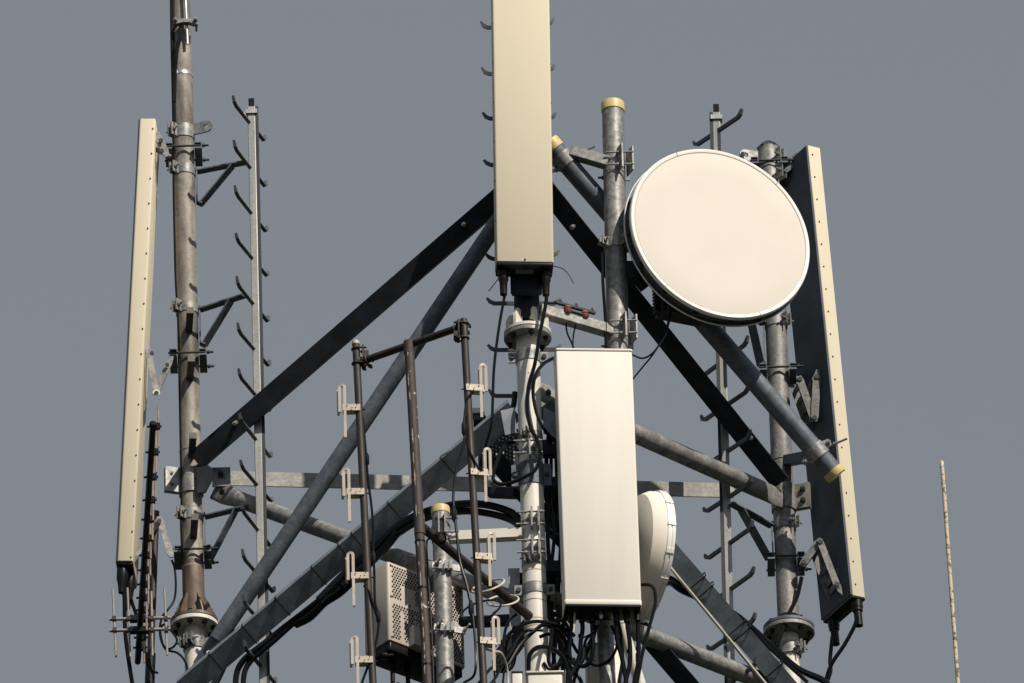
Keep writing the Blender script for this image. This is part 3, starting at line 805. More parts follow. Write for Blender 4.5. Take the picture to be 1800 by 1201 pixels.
# ================================================================== DISHES
def dish(o, n, R_, parts_parent, depth=0.075):
    pass
dn = V((math.sin(R(22)), -math.cos(R(22)), 0.0)).normalized()
dc = P(1266, 411, 0.17)
RD = px(171)
di = thing('microwave_dish', 'big round cream microwave dish with flat face and shade-coloured drum edge', 'dish', dc - Z * RD, 'microwave dishes')
MB().lathe(dc, dn, [(-0.004, RD * 0.955), (0.003, RD * 0.955), (0.005, RD * 0.93), (0.006, RD * 0.7), (0.007, RD * 0.35), (0.0072, 0)], 128).build('radome', DISHM, di)
MB().lathe(dc, dn, [(-0.006, RD * 0.948), (0.0045, RD * 0.950), (0.006, RD * 0.958), (0.006, RD * 0.990), (0.001, RD * 0.998), (-0.016, RD), (-0.018, RD * 0.985), (-0.02, RD * 0.95)], 128).build('rim', DISHR, di)
MB().lathe(dc, dn, [(0.0046, RD * 0.950), (0.0056, RD * 0.950), (0.0060, RD * 0.956), (0.0046, RD * 0.956)], 128).build('seam', SEAM, di)
MB().lathe(dc, dn, [(-0.018, RD * 0.9), (-0.019, RD * 0.978), (-0.066, RD * 0.978), (-0.068, RD * 1.004), (-0.085, RD * 1.006), (-0.088, RD * 0.985), (-0.10, RD * 0.97), (-0.16, RD * 0.78), (-0.24, RD * 0.45), (-0.27, RD * 0.2), (-0.27, 0)], 96).build('drum', SHROUD, di)
MB().lathe(dc, dn, [(-0.070, RD * 1.003), (-0.070, RD * 1.012), (-0.078, RD * 1.012), (-0.078, RD * 1.003)], 96).build('drum_lip', DISHR, di)
h = perp(dn, Z); sd = dn.cross(h)
for a in (28, 140, 205, 318):
    dd = h * math.cos(R(a)) + sd * math.sin(R(a)); MB().obox(dc + dd * (RD * 0.975) + dn * 0.0065, dd, dn.cross(dd), dn, RD * 0.022, 0.0018, 0.0012).build('rim_joint', SEAM, di)
for k in range(16):
    a = 2 * math.pi * (k + 0.3) / 16; dd = h * math.cos(a) + sd * math.sin(a)
    MB().obox(dc + dd * (RD * 0.985) - dn * 0.05, dd, dn.cross(dd), dn, 0.008, 0.012, 0.012).build('drum_clip', DARKP, di)
# back mount and outdoor unit
m = MB(); cb = dc - dn * 0.27
m.lathe(cb, -dn, [(0, 0.10), (0.05, 0.10), (0.06, 0.06), (0.09, 0.06)], 24)
q = LP.pt(432); m.bar(cb - dn * 0.03, q + V((0.07, 0.0, 0.02)), 0.06, 0.09); m.build('mount', DARK, di)
m = MB(); m.bar(P(1106, 470, 0.22), P(1136, 506, 0.28), 0.05, 0.05); m.obox(P(1112, 480, 0.22), X, Yv, Z, 0.03, 0.04, 0.05); m.build('mount_arm', DARK, di)
od = MB(); oc = P(1196, 535, 0.42); od.obox(oc, V((0.9, 0.4, 0)).normalized(), V((-0.4, 0.9, 0)).normalized(), Z, 0.12, 0.05, 0.085)
for k in range(9):
    od.obox(oc + V((-0.118, -0.05, 0.075 - 0.019 * k)), V((0.9, 0.4, 0)).normalized(), V((-0.4, 0.9, 0)).normalized(), Z, 0.02, 0.02, 0.004)
od.build('outdoor_unit', DARKP, di)
MB().cable([(1180, 545, 0.30), (1177, 562, 0.30), (1168, 590, 0.30), (1150, 618, 0.15), (1130, 630, 0.15), (1108, 622, 0.15)], 1.8).build('jumper_cable', BLACK, di)
MB().cable([(1176, 548, 0.30), (1170, 585, 0.30), (1150, 620, 0.16), (1130, 645, 0.2), (1112, 667, 0.2)], 1.5).build('jumper_cable', BLACK, di)
q = P(1178, 540, 0.30); MB().tube([q + Z * 0.01, q - Z * 0.02, q - Z * 0.05], [0.014, 0.011, 0.006], 12).build('connector', BLACKP, di)

# small dish seen from the side
sn = V((0.94, 0.35, -0.03)).normalized()
sc = P(1137, 978, 0.36)
RS = px(113) / 0.97
di2 = thing('microwave_dish', 'small white microwave dish seen edge on, half hidden behind the wide cream box', 'dish', sc - Z * RS, 'microwave dishes')
MB().lathe(sc, sn, [(-0.135, 0.0), (-0.135, 0.06), (-0.13, RS * 0.45), (-0.11, RS * 0.72), (-0.078, RS * 0.91), (-0.04, RS * 0.975), (-0.005, RS * 0.985)], 96).build('bowl', DISHM, di2)
MB().lathe(sc, sn, [(-0.006, RS * 0.95), (-0.006, RS), (0.008, RS * 1.004), (0.010, RS * 0.99), (0.016, RS * 0.99), (0.018, RS * 1.004), (0.034, RS), (0.036, RS * 0.97)], 96).build('rim', DISHR, di2)
MB().lathe(sc, sn, [(0.030, RS * 0.975), (0.05, RS * 0.8), (0.06, RS * 0.4), (0.062, 0)], 96).build('radome', DISHM, di2)
h = perp(sn, Z); sd = sn.cross(h)
for k in range(14):
    a = 2 * math.pi * (k + 0.4) / 14; dd = h * math.cos(a) + sd * math.sin(a)
    MB().obox(sc + dd * (RS * 1.003) + sn * 0.013, dd, sn.cross(dd), sn, 0.004, 0.011, 0.020).build('rim_clip', DISHR, di2)
MB().tube([sc - sn * 0.13, sc - sn * 0.30], 0.06, 24).build('hub', GALVD, di2)
MB().lathe(P(1177, 946, 0.30), V((0, -1, 0)), [(0, 0.012), (0.0, 0.02), (0.02, 0.02), (0.022, 0)], 16).build('knob', BLACKP, di2)

# ================================================================== CLIMBING RAILS
grail = 'climbing rails with hooked rungs'
rj = random.Random(5)
def rail(name_label, line, v0, v1, strip_side, rv, near, far, tipz, hooklen, brackets, leg, bside, rr=ALUR):
    t = thing('climbing_rail', name_label, 'climbing rail', line.pt(v1), grail)
    m = MB(); m.bar(line.pt(v0), line.pt(v1), 0.040, 0.040, V((0, 1, 0))); m.build('rail', rr, t, bevel=0.004)
    m = MB(); o = V((strip_side * 0.028, -0.004, 0)); m.bar(line.pt(v0 - 0) + o, line.pt(v1) + o, 0.015, 0.03, V((0, 1, 0)))
    m.build('guide_strip', DARKP, t)
    m = MB(); q = line.pt(v0); m.bar(q - Z * 0.01, q + Z * 0.05, 0.030, 0.03, V((0, 1, 0))); m.build('rail_cap', BLACKP, t)
    m = MB(); q = line.pt(v0 + 10); m.obox(q + V((0, -0.004, 0)), X, Yv, Z, 0.030, 0.026, 0.012); m.build('stop_block', STEEL, t)
    for v in rv:
        c = line.pt(v); u = line.u(v)
        a = PZ(u + near[0], v + near[1], c.z); b = PZ(u + far[0], v + far[1], c.z)
        d = (a - b).normalized()
        m = MB(); s_ = 0.021
        hl = hooklen * rj.uniform(0.85, 1.1); dr = V((0, 0, rj.uniform(-0.006, 0.006)))
        a1 = a + d * 0.022 + Z * hl + dr; b1 = b - d * 0.020 + Z * hl * 0.95 - dr
        m.tube([a1, a + d * 0.008 + Z * 0.012 + dr, a - d * 0.014 + dr, b + d * 0.014 - dr, b - d * 0.008 + Z * 0.012 - dr, b1], [s_ * 0.42, s_ * 0.62, s_ * 0.62, s_ * 0.62, s_ * 0.62, s_ * 0.40], 4)
        m.build('rung', RUNG, t)
    for (vp, ub, vb, vd) in brackets:      # collar height on leg, bar end pixel, lower end of the stay
        c = leg.pt(vp); r = px(20.5)
        m = MB(); ring(m, leg, vp, r, 0.055); ears(m, c, r, V((-bside * 0.7, -0.7, 0)), 0.065)
        m.build('collar', GALV, t)
        e = V((bside, 0, 0)); s0 = c + e * (r + 0.003)
        tip = PZ(ub, vb, c.z - 0.0)
        low = V((s0.x, s0.y, leg.pt(vd).z))
        m = MB(); m.bar(s0 - V((0, 0.0, 0)), tip + (tip - s0).normalized() * 0.03, 0.045, 0.008, Z)
        near_tip = s0.lerp(tip, 0.80) - Z * 0.006
        m.tube  # flat strap bent along the pole and up to the bar
        n2 = V((0, -1, 0))
        m.bar(s0 + Z * 0.02 + e * 0.002, low + e * 0.002, 0.008, 0.045, V((0, 1, 0)))
        m.bar(low + e * 0.001 + Z * 0.004, low + e * 0.028 - Z * 0.012, 0.045, 0.008, Z)
        m.bar(low + e * 0.022 - Z * 0.010, near_tip, 0.045, 0.008, Z)
        m.build('bracket', GALVD, t)
    return t
LRAIL = Line(442, 190, 462, 1170, 0.84)
rail('narrow grey climbing rail with hooked rungs beside the leftmost tower leg', LRAIL, 190, 1330, 1, [217 + 79.6 * k for k in range(14)], (-30, -33), (21, 29), 0.03, 0.04,
     [(303, 425, 287, 357), (546, 420, 523, 605), (910, 428, 893, 985), (1136, 436, 1102, 1210)], LL, 1)
RRAIL = Line(1259, 200, 1285, 1170, 1.00)
rail('grey climbing rail with hooked rungs whose top shows above the big dish', RRAIL, 200, 1330, -1, [232 + 80.6 * k for k in range(14)], (40, -28), (-36, 25), 0.03, 0.04,
     [(570, 1310, 540, 640), (925, 1290, 888, 980), (1146, 1302, 1102, 1220)], LR, -1)
CRAIL = Line(912, 100, 932, 1000, 0.26)
rail('climbing rail with dark hooked rungs hidden behind the tan panel and the white mast', CRAIL, -60, 1330, 1, [47.5 + 81.3 * k for k in range(11)], (-58, 0), (56, -3), 0.03, 0.035, [], LC, 1, DARK)

# ================================================================== DIPOLE ARRAY
LD1 = Line(625.5, 605, 655, 1190, -0.72)
LD2 = Line(815, 565, 849, 1180, -1.08)
LD3 = Line(719, 610, 752, 1195, -0.90)
da = thing('dipole_array', 'brown pipe goalpost frame holding two columns of pale folded dipoles', 'antenna', LD3.pt(1300))
m = MB(); pole(m, LD1, 603, 1320, 6.6, 18); m.build('post', RUST, da)
m = MB(); pole(m, LD2, 562, 1300, 6.6, 18); m.build('post', RUST, da)
m = MB(); pole(m, LD3, 612, 1320, 8.6, 20); m.build('centre_post', FLAKE, da)
fl = MB(); fr = random.Random(3); rp_ = px(8.75)
def surf(v, a):
    return LD3.pt(v) + V((math.sin(R(a)) * rp_, -math.cos(R(a)) * rp_, 0))
v_ = 618.0
while v_ < 1190:
    seg = fr.uniform(6, 34)
    n_ = max(3, int(seg / 3)); L_, R_ = [], []
    c0_ = -22 + 5 * math.sin(v_ / 40.0) + fr.uniform(-5, 5)
    for i in range(n_ + 1):
        vv = v_ + seg * i / n_; env = math.sin(math.pi * min(1, max(0.0, i / n_)))
        L_.append(surf(vv, c0_ - env * fr.uniform(3, 11))); R_.append(surf(vv, c0_ + env * fr.uniform(3, 12)))
    vs_ = L_ + R_; k_ = n_ + 1
    fl.add(vs_, [(i, i + 1, k_ + i + 1, k_ + i) for i in range(n_)])
    v_ += seg + (fr.uniform(0, 8) if fr.random() < 0.6 else fr.uniform(10, 50))
fl.build('paint_flakes', DIPO, da)
q = LD1.pt(603); MB().lathe(q, LD1.ax, [(-0.01, px(7)), (0.004, px(7)), (0.014, px(4)), (0.016, 0)], 18).build('post_cap', DIPO, da)
ca, cb_ = P(632, 637, -0.715), P(821, 571, -1.085)
MB().tube([ca, cb_], px(6.6), 18).build('crossbar', RUST, da)
MB().tube([P(719, 607, -0.90) + Z * 0.02, P(719, 622, -0.90)], [px(9.6), px(9)], 16).build('weld_joint', FLAKE, da)
def ubolt(m, c, ax, r, back, leg_):      # U bolt bent round a pipe, legs running along back
    h = perp(ax, back); sd_ = ax.cross(h); pts = [c + sd_ * r + h * leg_]
    for k in range(9):
        t = math.pi * k / 8; pts.append(c + sd_ * (r * math.cos(t)) - h * (r * math.sin(t)))
    pts.append(c - sd_ * r + h * leg_); m.tube(pts, 0.0055, 8)
    for q_ in (pts[0], pts[-1]): m.bolt(q_ - h * 0.022, h, 0.011, 0.011)
cdir = (cb_ - ca).normalized()
for (u, v, Y, ln, sg) in ((637, 626, -0.72, LD1, 1), (808, 581, -1.085, LD2, -1)):
    q = P(u, v, Y); pc_ = V((ln.pt(v).x, ln.Y, q.z))
    m = MB(); m.obox(q + V((0.004 * sg, 0.0, 0)), X, Yv, Z, 0.004, 0.026, 0.055); m.build('cross_clamp', RUST, da)
    m = MB(); m.obox(q + V((0.016 * sg, 0.022, 0)), X, Yv, Z, 0.016, 0.004, 0.045); m.build('cross_clamp', RUST, da)
    m = MB(); m.obox(q + V((0.016 * sg, -0.022, -0.03)), X, Yv, Z, 0.014, 0.004, 0.014); m.build('cross_clamp', RUST, da)
    for zz in (-0.045, 0.04):
        m = MB(); ubolt(m, pc_ + Z * zz, Z, px(7.6), V((sg, 0.1, 0)), 0.05); m.build('u_bolt', RUST, da)
    for t in (0.012, 0.05):
        cc_ = (ca if sg > 0 else cb_) + cdir * (sg * t)
        m = MB(); ubolt(m, cc_, cdir, px(7.6), V((0.1, 0.9, -0.2)), 0.045); m.build('u_bolt', RUST, da)
bo = MB(); bo.tube([P(744, 928, -0.9), P(936, 1088, -0.02)], px(8.2), 20); bo.build('boom', RUST, da)
MB().tube([P(737, 905, -0.9), P(738, 940, -0.9)], [px(9.2), px(9.8)], 16).build('weld_joint', FLAKE, da)
for v in (953, 1035, 1170):
    m = MB(); ring(m, LD3, v, px(9.4), 0.010); m.build('strap', BLACKP, da)
def dipole(u, v, Y, sg, ln):     # u: loop centre, v: loop top
    c = P(u, v + 40, Y)
    w2, hh, rr = 0.0135, px(46) / 0.866, 0.0055
    dx = V((1, 0.25 * sg, 0)).normalized()
    base = P(u, v + 47, Y)
    pts = [base - dx * w2, base - dx * w2 + Z * (hh - 0.014)]
    for k in range(1, 7):
        a = math.pi - math.pi * k / 7
        pts.append(base + Z * (hh - 0.014) + dx * (w2 * math.cos(a)) + Z * (w2 * math.sin(a)))
    pts += [base + dx * w2 + Z * (hh - 0.014), base + dx * w2]
    if sg > 0: pts = pts[::-1]
    m = MB()
    # square-section loop
    for i in range(len(pts) - 1):
        m.bar(pts[i], pts[i + 1] + (pts[i + 1] - pts[i]).normalized() * 0.002, rr * 2 * 1.3, rr * 1.75, V((0, -1, 0)))
    o = m.build('dipole_loop', DIPO, da)
    # rear loop limb in shade
    bx = base - dx * w2 * 1.25 * 1 + V((-0.004, 0.028, 0))
    MB().bar(bx + Z * 0.0, bx + Z * (hh * 0.93), 0.013, 0.012, V((0, -1, 0))).build('rear_limb', DIPO, o)
    # lower rod
    lx = base - dx * w2 * sg + V((0.0, -0.002, 0))
    MB().bar(lx - Z * 0.004, lx - Z * (px(46) / 0.866), 0.014, 0.012, V((0, -1, 0))).build('lower_limb', DIPO, o)
    # bracket to the post
    q = P(ln.u(v + 42), v + 43, ln.Y)
    p2 = V((base.x - dx.x * w2 * sg, base.y, q.z))
    m = MB(); m.bar(p2 + V((sg * 0.012, -0.006, 0.0)), V((q.x - sg * 0.006, q.y - 0.022, q.z)), 0.006, 0.036, Z)
    m.bar(p2 + V((sg * 0.012, 0.02, -0.012)), V((q.x - sg * 0.004, q.y + 0.0, q.z - 0.012)), 0.04, 0.012, Z)
    m.build('dipole_bracket', DIPO, o)
    m = MB()
    for t in (0.15, 0.5, 0.85):
        c2 = p2.lerp(V((q.x, q.y - 0.022, q.z)), t) + V((0, -0.011, 0.008 * (-1 if t == 0.5 else 1)))
        m.tube([c2, c2 - Yv * 0.004], 0.003, 6)
    m.tube([V((q.x - 0.03, q.y, q.z)), V((q.x + 0.03, q.y, q.z))], 0.004, 6)
    m.build('bracket_screws', BLACKP, o)
for k in range(4):
    dipole(602 + 7.4 * k, 677 + 147.7 * k, -0.74, -1, LD1)
    dipole(850.5 + 7.4 * k, 641 + 148.3 * k, -1.08, 1, LD2)
# harness cables
MB().cable([(638, 735, -0.70), (640, 760, -0.70), (644, 805, -0.70), (647, 844, -0.7), (653, 890, -0.7), (656, 930, -0.7), (656, 961, -0.7), (658, 1009, -0.7), (659, 1057, -0.7), (665, 1081, -0.7), (665, 1105, -0.7), (658, 1141, -0.7), (637, 1198, -0.7), (625, 1240, -0.7)], 2.3).build('harness_cable', BLACK, da)
MB().cable([(640, 1030, -0.72), (650, 1042, -0.74), (655, 1060, -0.74), (663, 1085, -0.72)], 2.2).build('harness_cable', BLACK, da)
for (u, v) in ((645, 806), (656, 978), (665, 1083)):
    q = P(u, v, -0.7); MB().tube([q + Z * 0.03, q + Z * 0.015, q - Z * 0.03, q - Z * 0.04], [0.006, 0.012, 0.012, 0.006], 10).build('cable_joint', BLACKP, da)
MB().cable([(832, 689, -1.1), (821, 704, -1.1), (816, 742, -1.1), (816, 775, -1.1), (803, 820, -1.1), (797, 865, -1.1), (798, 895, -1.1), (803, 940, -1.1), (808, 985, -1.1), (820, 1027, -1.1), (830, 1075, -1.1), (836, 1141, -1.1), (834, 1185, -1.1), (815, 1201, -1.0)], 2.3).build('harness_cable', BLACK, da)
MB().cable([(819, 756, -1.1), (822, 784, -1.1), (838, 818, -1.1), (848, 826, -1.1)], 2.0).build('harness_cable', BLACK, da)
MB().cable([(800, 905, -1.1), (806, 960, -1.1), (815, 1005, -1.1), (822, 1040, -1.1), (833, 1085, -1.08)], 1.9).build('harness_cable', BLACK, da)
MB().cable([(850, 1140, -1.05), (868, 1145, -1.0), (882, 1150, -0.9), (892, 1180, -0.8), (893, 1230, -0.8)], 2.2).build('harness_cable', WIREC, da)
for (u, v) in ((816, 752), (798, 902), (828, 1068)):
    q = P(u, v, -1.1); MB().tube([q + Z * 0.04, q + Z * 0.015, q - Z * 0.03, q - Z * 0.05], [0.006, 0.014, 0.014, 0.006], 10).build('cable_joint', BLACKP, da)
MB().cable([(757, 945, -0.92), (750, 955, -0.92), (752, 1000, -0.92), (757, 1080, -0.92), (760, 1140, -0.92), (763, 1230, -0.92)], 1.9).build('harness_cable', BLACK, da)
MB().cable([(768, 942, -0.84), (780, 936, -0.8), (783, 950, -0.78), (775, 958, -0.78)], 1.8).build('harness_cable', BLACK, da)
# pale cable coils tied on the boom
def coil(cx, cy, Y, a, b, rot, r=1.9, mt=WIREC, par=None, lab=None):
    pts = []
    for k in range(19):
        t = 2 * math.pi * k / 18
        x, y = a * math.cos(t), b * math.sin(t)
        pts.append(P(cx + x * math.cos(rot) - y * math.sin(rot), cy + x * math.sin(rot) + y * math.cos(rot), Y - 0.12 * math.sin(t)))
    return MB().tube(pts, r * S, 8).build('cable_coil', mt, par)
coil(858, 1030, -0.42, 30, 8, -0.32, par=da); coil(884, 1056, -0.25, 28, 9, -0.12, par=da); coil(846, 1072, -0.35, 36, 14, -0.3, 1.9, BLACK, da)

# ================================================================== RADIO UNITS
e1 = V((155, 130, 0)).normalized(); nfr = V((130, -155, 0)).normalized()
rw, rh, rd = 0.50, 0.455, 0.20
tl = P(681, 986, 0.10)
ru = thing('radio_unit', 'beige perforated radio box hung behind a short capped pipe', 'radio unit', tl - Z * 0.6)
cc = tl + e1 * (rw / 2)
MB().shell(cc - nfr * rd / 2 - Z * rh, cc - nfr * rd / 2, e1, nfr, rw, rd, 0.014, 0.006).build('cover', RADIO, ru)
MB().shell(cc - nfr * rd / 2 - Z * (rh + 0.05), cc - nfr * rd / 2 - Z * (rh + 0.001), e1, nfr, rw * 0.96, rd * 0.9, 0.012, 0.004).build('base', BLACKP, ru)
holes = MB(); pitch = 0.0168
hexr = 0.0062
row = 0; yy = 0.022
while yy < rh - 0.02:
    x = 0.03 + (pitch / 2 if row % 2 else 0)
    while x < rw - 0.02:
        up_b = 0.022 <= yy <= 0.205; lo_b = 0.235 <= yy <= 0.435
        ok = (up_b and (x < 0.085 or yy < 0.115 or x > 0.175)) or (lo_b and ((x < 0.075) or (0.10 < x < 0.17 and yy > 0.27) or x > 0.18 or yy < 0.27))
        if 0.215 < x < 0.235 and 0.1 < yy < 0.4: ok = False
        if ok:
            o = tl + e1 * x - Z * yy + nfr * 0.0006
            holes.prism([(hexr * math.cos(k * math.pi / 3 + 0.5), hexr * math.sin(k * math.pi / 3 + 0.5)) for k in range(6)], o, e1, Z, nfr, 0.0008)
        x += pitch
    yy += pitch * 0.87; row += 1
holes.build('vent_holes', BLACKP, ru)
for (x, y) in ((0.018, 0.02), (0.018, 0.2), (0.018, 0.435), (0.14, 0.215), (0.3, 0.215), (0.48, 0.435), (0.48, 0.02)):
    q = tl + e1 * x - Z * y; MB().tube([q, q + nfr * 0.004], 0.005, 8).build('screw', DARKP, ru)
MB().obox(tl + e1 * 0.165 - Z * 0.40 + nfr * 0.02, e1, nfr, Z, 0.035, 0.022, 0.055).build('handle_bracket', RADIO, ru)
for k, (x, u1, v1) in enumerate(((0.10, 697, 1230), (0.2, 710, 1230), (0.32, 745, 1225))):
    q = tl + e1 * x - Z * (rh + 0.05) - nfr * 0.1
    MB().tube([q + Z * 0.01, q - Z * 0.05, q - Z * 0.055, q - Z * 0.12], [0.018, 0.018, 0.012, 0.012], 12).build('connector', BLACKP, ru)
    e = P(u1, v1, q.y); MB().tube(smooth([q - Z * 0.1, q - Z * 0.16, q.lerp(e, 0.6) + X * 0.02, e]), 0.011, 8).build('jumper_cable', BLACK, ru)
q = P(675, 1153, 0.15); MB().tube([q + X * -0.01, q + X * 0.01, q + X * 0.03, q + X * 0.05], [0.018, 0.02, 0.012, 0.012], 12).build('connector', BLACKP, ru)
m = MB(); m.bar(LQ.pt(1003) + V((0.02, 0.02, 0)), cc - Z * 0.08 - nfr * 0.02, 0.05, 0.05); m.build('bracket', DARKP, ru); m = MB(); m.bar(LQ.pt(1112) + V((0.02, 0.02, 0)), cc - Z * 0.38 - nfr * 0.02, 0.05, 0.05); m.build('bracket', DARKP, ru)

# second radio, dark, behind the left brace
r2o = P(876, 782, 0.42)
r2 = thing('radio_unit', 'dark radio box with small vent holes behind the brace left of the white mast', 'radio unit', r2o - Z * 0.3)
MB().shell(r2o - Z * 0.14, r2o + Z * 0.10, V((0.8, 0.6, 0)), V((0.6, -0.8, 0)), 0.20, 0.10, 0.012, 0.005).build('cover', DARKP, r2)
hm = MB(); nn = V((0.6, -0.8, 0)); ee = V((0.8, 0.6, 0))
for i in range(7):
    for j in range(8):
        o = r2o + nn * 0.0505 + ee * (-0.075 + 0.022 * i) + Z * (0.06 - 0.022 * j)
        hm.prism([(0.006 * math.cos(k * math.pi / 3), 0.006 * math.sin(k * math.pi / 3)) for k in range(6)], o, ee, Z, nn, 0.001)
hm.build('vent_holes', WIREC, r2)
MB().obox(P(838, 728, 0.35), X, Yv, Z, px(12), 0.04, px(5)).build('lamp_bracket', WHITE, r2)
MB().obox(P(842, 738, 0.36), X, Yv, Z, px(10), 0.04, px(8)).build('lamp_base', DARKP, r2)
MB().bar(P(845, 732, 0.38), P(872, 768, 0.42), 0.03, 0.03).build('lamp_arm', DARKP, r2)

# ================================================================== YAGI
yb_far = P(242, 1164, 1.02)
yb_near = PZ(269, 746, yb_far.z)
ya = thing('yagi_antenna', 'long dark yagi antenna strung with short bronze rods beside the left panel', 'antenna', yb_far - Z * 0.3)
MB().tube([yb_near, yb_far], px(5.6), 16).build('boom', BLACKP, ya)
d = (yb_far - yb_near).normalized()
MB().lathe(yb_near, -d, [(-0.02, px(6.6)), (0.004, px(6.6)), (0.012, px(4)), (0.013, 0)], 16).build('boom_cap', BLACKP, ya)
for k, v in enumerate((750, 794, 837, 877, 911, 944, 974, 1000, 1025, 1049, 1071, 1120, 1138)):
    t = (v - 746) / (1164 - 746.0)
    c = yb_near.lerp(yb_far, t)
    q = c + X * px(9.5 - 1.2 * (k % 2))
    half = 0.118 if v < 1100 else 0.09
    MB().tube([q - Z * half, q + Z * half], px(1.9), 8).build('director_rod', COPPER, ya)
    m = MB(); m.obox(c + X * px(6.5), X, Yv, Z, px(6), 0.012, 0.016); m.tube([c - X * px(10), c + X * px(15)], 0.006, 8)
    m.build('rod_clip', BLACKP, ya)
zr = yb_far.z
for vv in (1088, 1108):
    a = P(192, vv + 1, 0.62); b = P(300, vv - 2, 0.62); m = MB(); m.tube([a, b], px(3.0), 12); m.build('reflector_bar', YAGM, ya)
for (u0, v0, u1, v1) in ((198, 1036, 204, 1155), (224, 1034, 229, 1155), (266, 1040, 268, 1153), (289, 1034, 294, 1152)):
    MB().tube([P(u0, v0, 0.61), P(u1, v1, 0.61)], px(2.0), 10).build('reflector_rod', YAGM, ya)
    for vv in (1088, 1108):
        q = P(u0 + (u1 - u0) * (vv - v0) / (v1 - v0), vv, 0.61); MB().obox(q, X, Yv, Z, px(3.4), 0.014, px(3.6)).build('rod_clip', DARKP, ya)
m = MB()
for vv in (1088, 1108): m.obox(P(245, vv, 0.62), X, Yv, Z, px(17), 0.018, px(5))
m.build('reflector_mount', BLACKP, ya)
LY = Line(272, 950, 265, 1150, 1.06)
m = MB(); pole(m, LY, 900, 1330, 6.5, 16); m.build('mount_pipe', RUST, ya)
m = MB(); pole(m, LY, 1150, 1320, 9, 16); m.build('mount_sleeve', BLACKP, ya)
MB().tube([LY.pt(1156), LY.pt(1166)], px(7.5), 16).build('band', DIPO, ya)
MB().cable([(252, 1128, 0.9), (256, 1160, 0.9), (266, 1178, 0.95), (277, 1183, 1.0)], 2.2).build('feed_cable', BLACK, ya)
# loose coils between yagi and leg
cab = MB().cable([(302, 985, 0.92), (307, 1000, 0.92), (309, 1030, 0.92), (306, 1055, 0.92), (295, 1072, 0.9), (285, 1085, 0.9), (281, 1105, 0.9), (283, 1125, 0.9), (292, 1140, 0.9), (304, 1138, 0.9), (311, 1125, 0.9), (300, 1108, 0.9), (288, 1098, 0.92), (282, 1112, 0.92), (290, 1140, 0.92), (312, 1148, 0.92), (325, 1162, 0.92), (329, 1180, 0.93), (322, 1200, 0.93)], 2.1).build('feeder_cable', BLACK)
tag(cab, 'thin black cable looping between the left flange and the yagi', 'cable')

# ================================================================== WHIP, ROD, SMALL THINGS
wh = MB(); wpts = [P(1655.5, 813, 1.6), P(1660, 870, 1.6), P(1668, 985, 1.6), P(1677, 1105, 1.6), P(1686, 1230, 1.6), P(1710, 1560, 1.6)]
wt = thing('whip_antenna', 'lone thin whip antenna with peeling cream paint at the far right', 'antenna', wpts[-1])
wh.tube(smooth(wpts), px(3.7), 14); wh.build('whip', WHIP, wt)
MB().lathe(wpts[0], Z, [(-0.03, px(3.9)), (0.0, px(3.9)), (0.008, px(2.5)), (0.010, 0)], 14).build('tip', WIREC, wt)
rod = thing('rod_antenna', 'slender bright steel rod clamped to the top of the leftmost leg', 'antenna', P(329, 80, 0.92))
MB().tube([P(323, -60, 0.925), P(329.5, 78, 0.925)], px(3.0), 14).build('rod', STEEL, rod)
c = P(326, 41, 0.925); m = MB()
m.prism([(-0.062, -0.012), (-0.015, 0.0), (0.015, 0.0), (0.064, -0.016), (0.064, 0.006), (0.016, 0.022), (-0.016, 0.022), (-0.062, 0.008)], c + V((0, -0.03, -0.01)), X, Z, Yv, 0.035)
for sx in (-0.05, 0.055): m.tube([c + V((sx, -0.055, 0)), c + V((sx, 0.08, 0))], 0.006, 8); m.bolt(c + V((sx, -0.032, 0)), -Yv, 0.011, 0.012)
m.build('clamp', GALV, rod)
MB().cable([(302, -40, 0.965), (303, 60, 0.965), (305, 150, 0.965), (307, 236, 0.965)], 4.2).build('feed_strap', BLACKP, rod)
MB().cable([(318, 48, 0.925), (317, 64, 0.92), (312, 82, 0.92), (309, 105, 0.93), (307, 135, 0.95), (306, 180, 0.96)], 4.0).build('feed_strap', BLACKP, rod)
bd = MB(); ring(bd, LL, 135, px(19.8), 0.018); bd.obox(LL.pt(135) + V((-0.035, -0.048, 0)), X, Yv, Z, 0.012, 0.008, 0.012)
hb = bd.build('hose_band', STEEL); tag(hb, 'shiny steel hose band round the leftmost leg below the rod clamp', 'band')
cab = MB().cable([(305, 180, 0.94), (305, 260, 0.94), (305, 330, 0.945), (307, 430, 0.945), (309, 500, 0.945), (313, 560, 0.945), (315, 640, 0.945), (317, 760, 0.945), (319, 880, 0.945), (318, 920, 0.945), (321, 990, 0.945)], 2.0).build('feeder_cable', BLACK)
tag(cab, 'thin black cable running down the shaded edge of the leftmost leg', 'cable')

# spark-gap insulators on the lower arm
s0, s1 = P(975, 531, -0.02), P(1046, 551, 0.10)
ins = thing('insulator_bar', 'pair of red brown insulators on a dark bar above the lower square arm', 'insulator', P(1010, 555, 0.04))
MB().bar(s0, s1, 0.02, 0.012, Z).build('top_bar', DARKP, ins)
MB().bar(P(993, 545, 0.02), P(1034, 557, 0.08), 0.03, 0.008, Z).build('base_bar', DARKP, ins)
for (u, v, Y) in ((998, 539, 0.02), (1028, 548, 0.07)):
    q = P(u, v + 7, Y)
    MB().lathe(q, Z, [(-0.012, 0), (-0.012, 0.016), (0.0, 0.022), (0.006, 0.017), (0.012, 0.022), (0.02, 0.018), (0.026, 0.012), (0.026, 0)], 20).build('insulator', REDI, ins)
for (u, v, Y) in ((985, 533, 0), (1013, 541, 0.05), (1041, 549, 0.09)):
    q = P(u, v, Y); MB().bolt(q + Z * 0.004, Z, 0.010, 0.008, 0.012).build('nut', DARKP, ins)
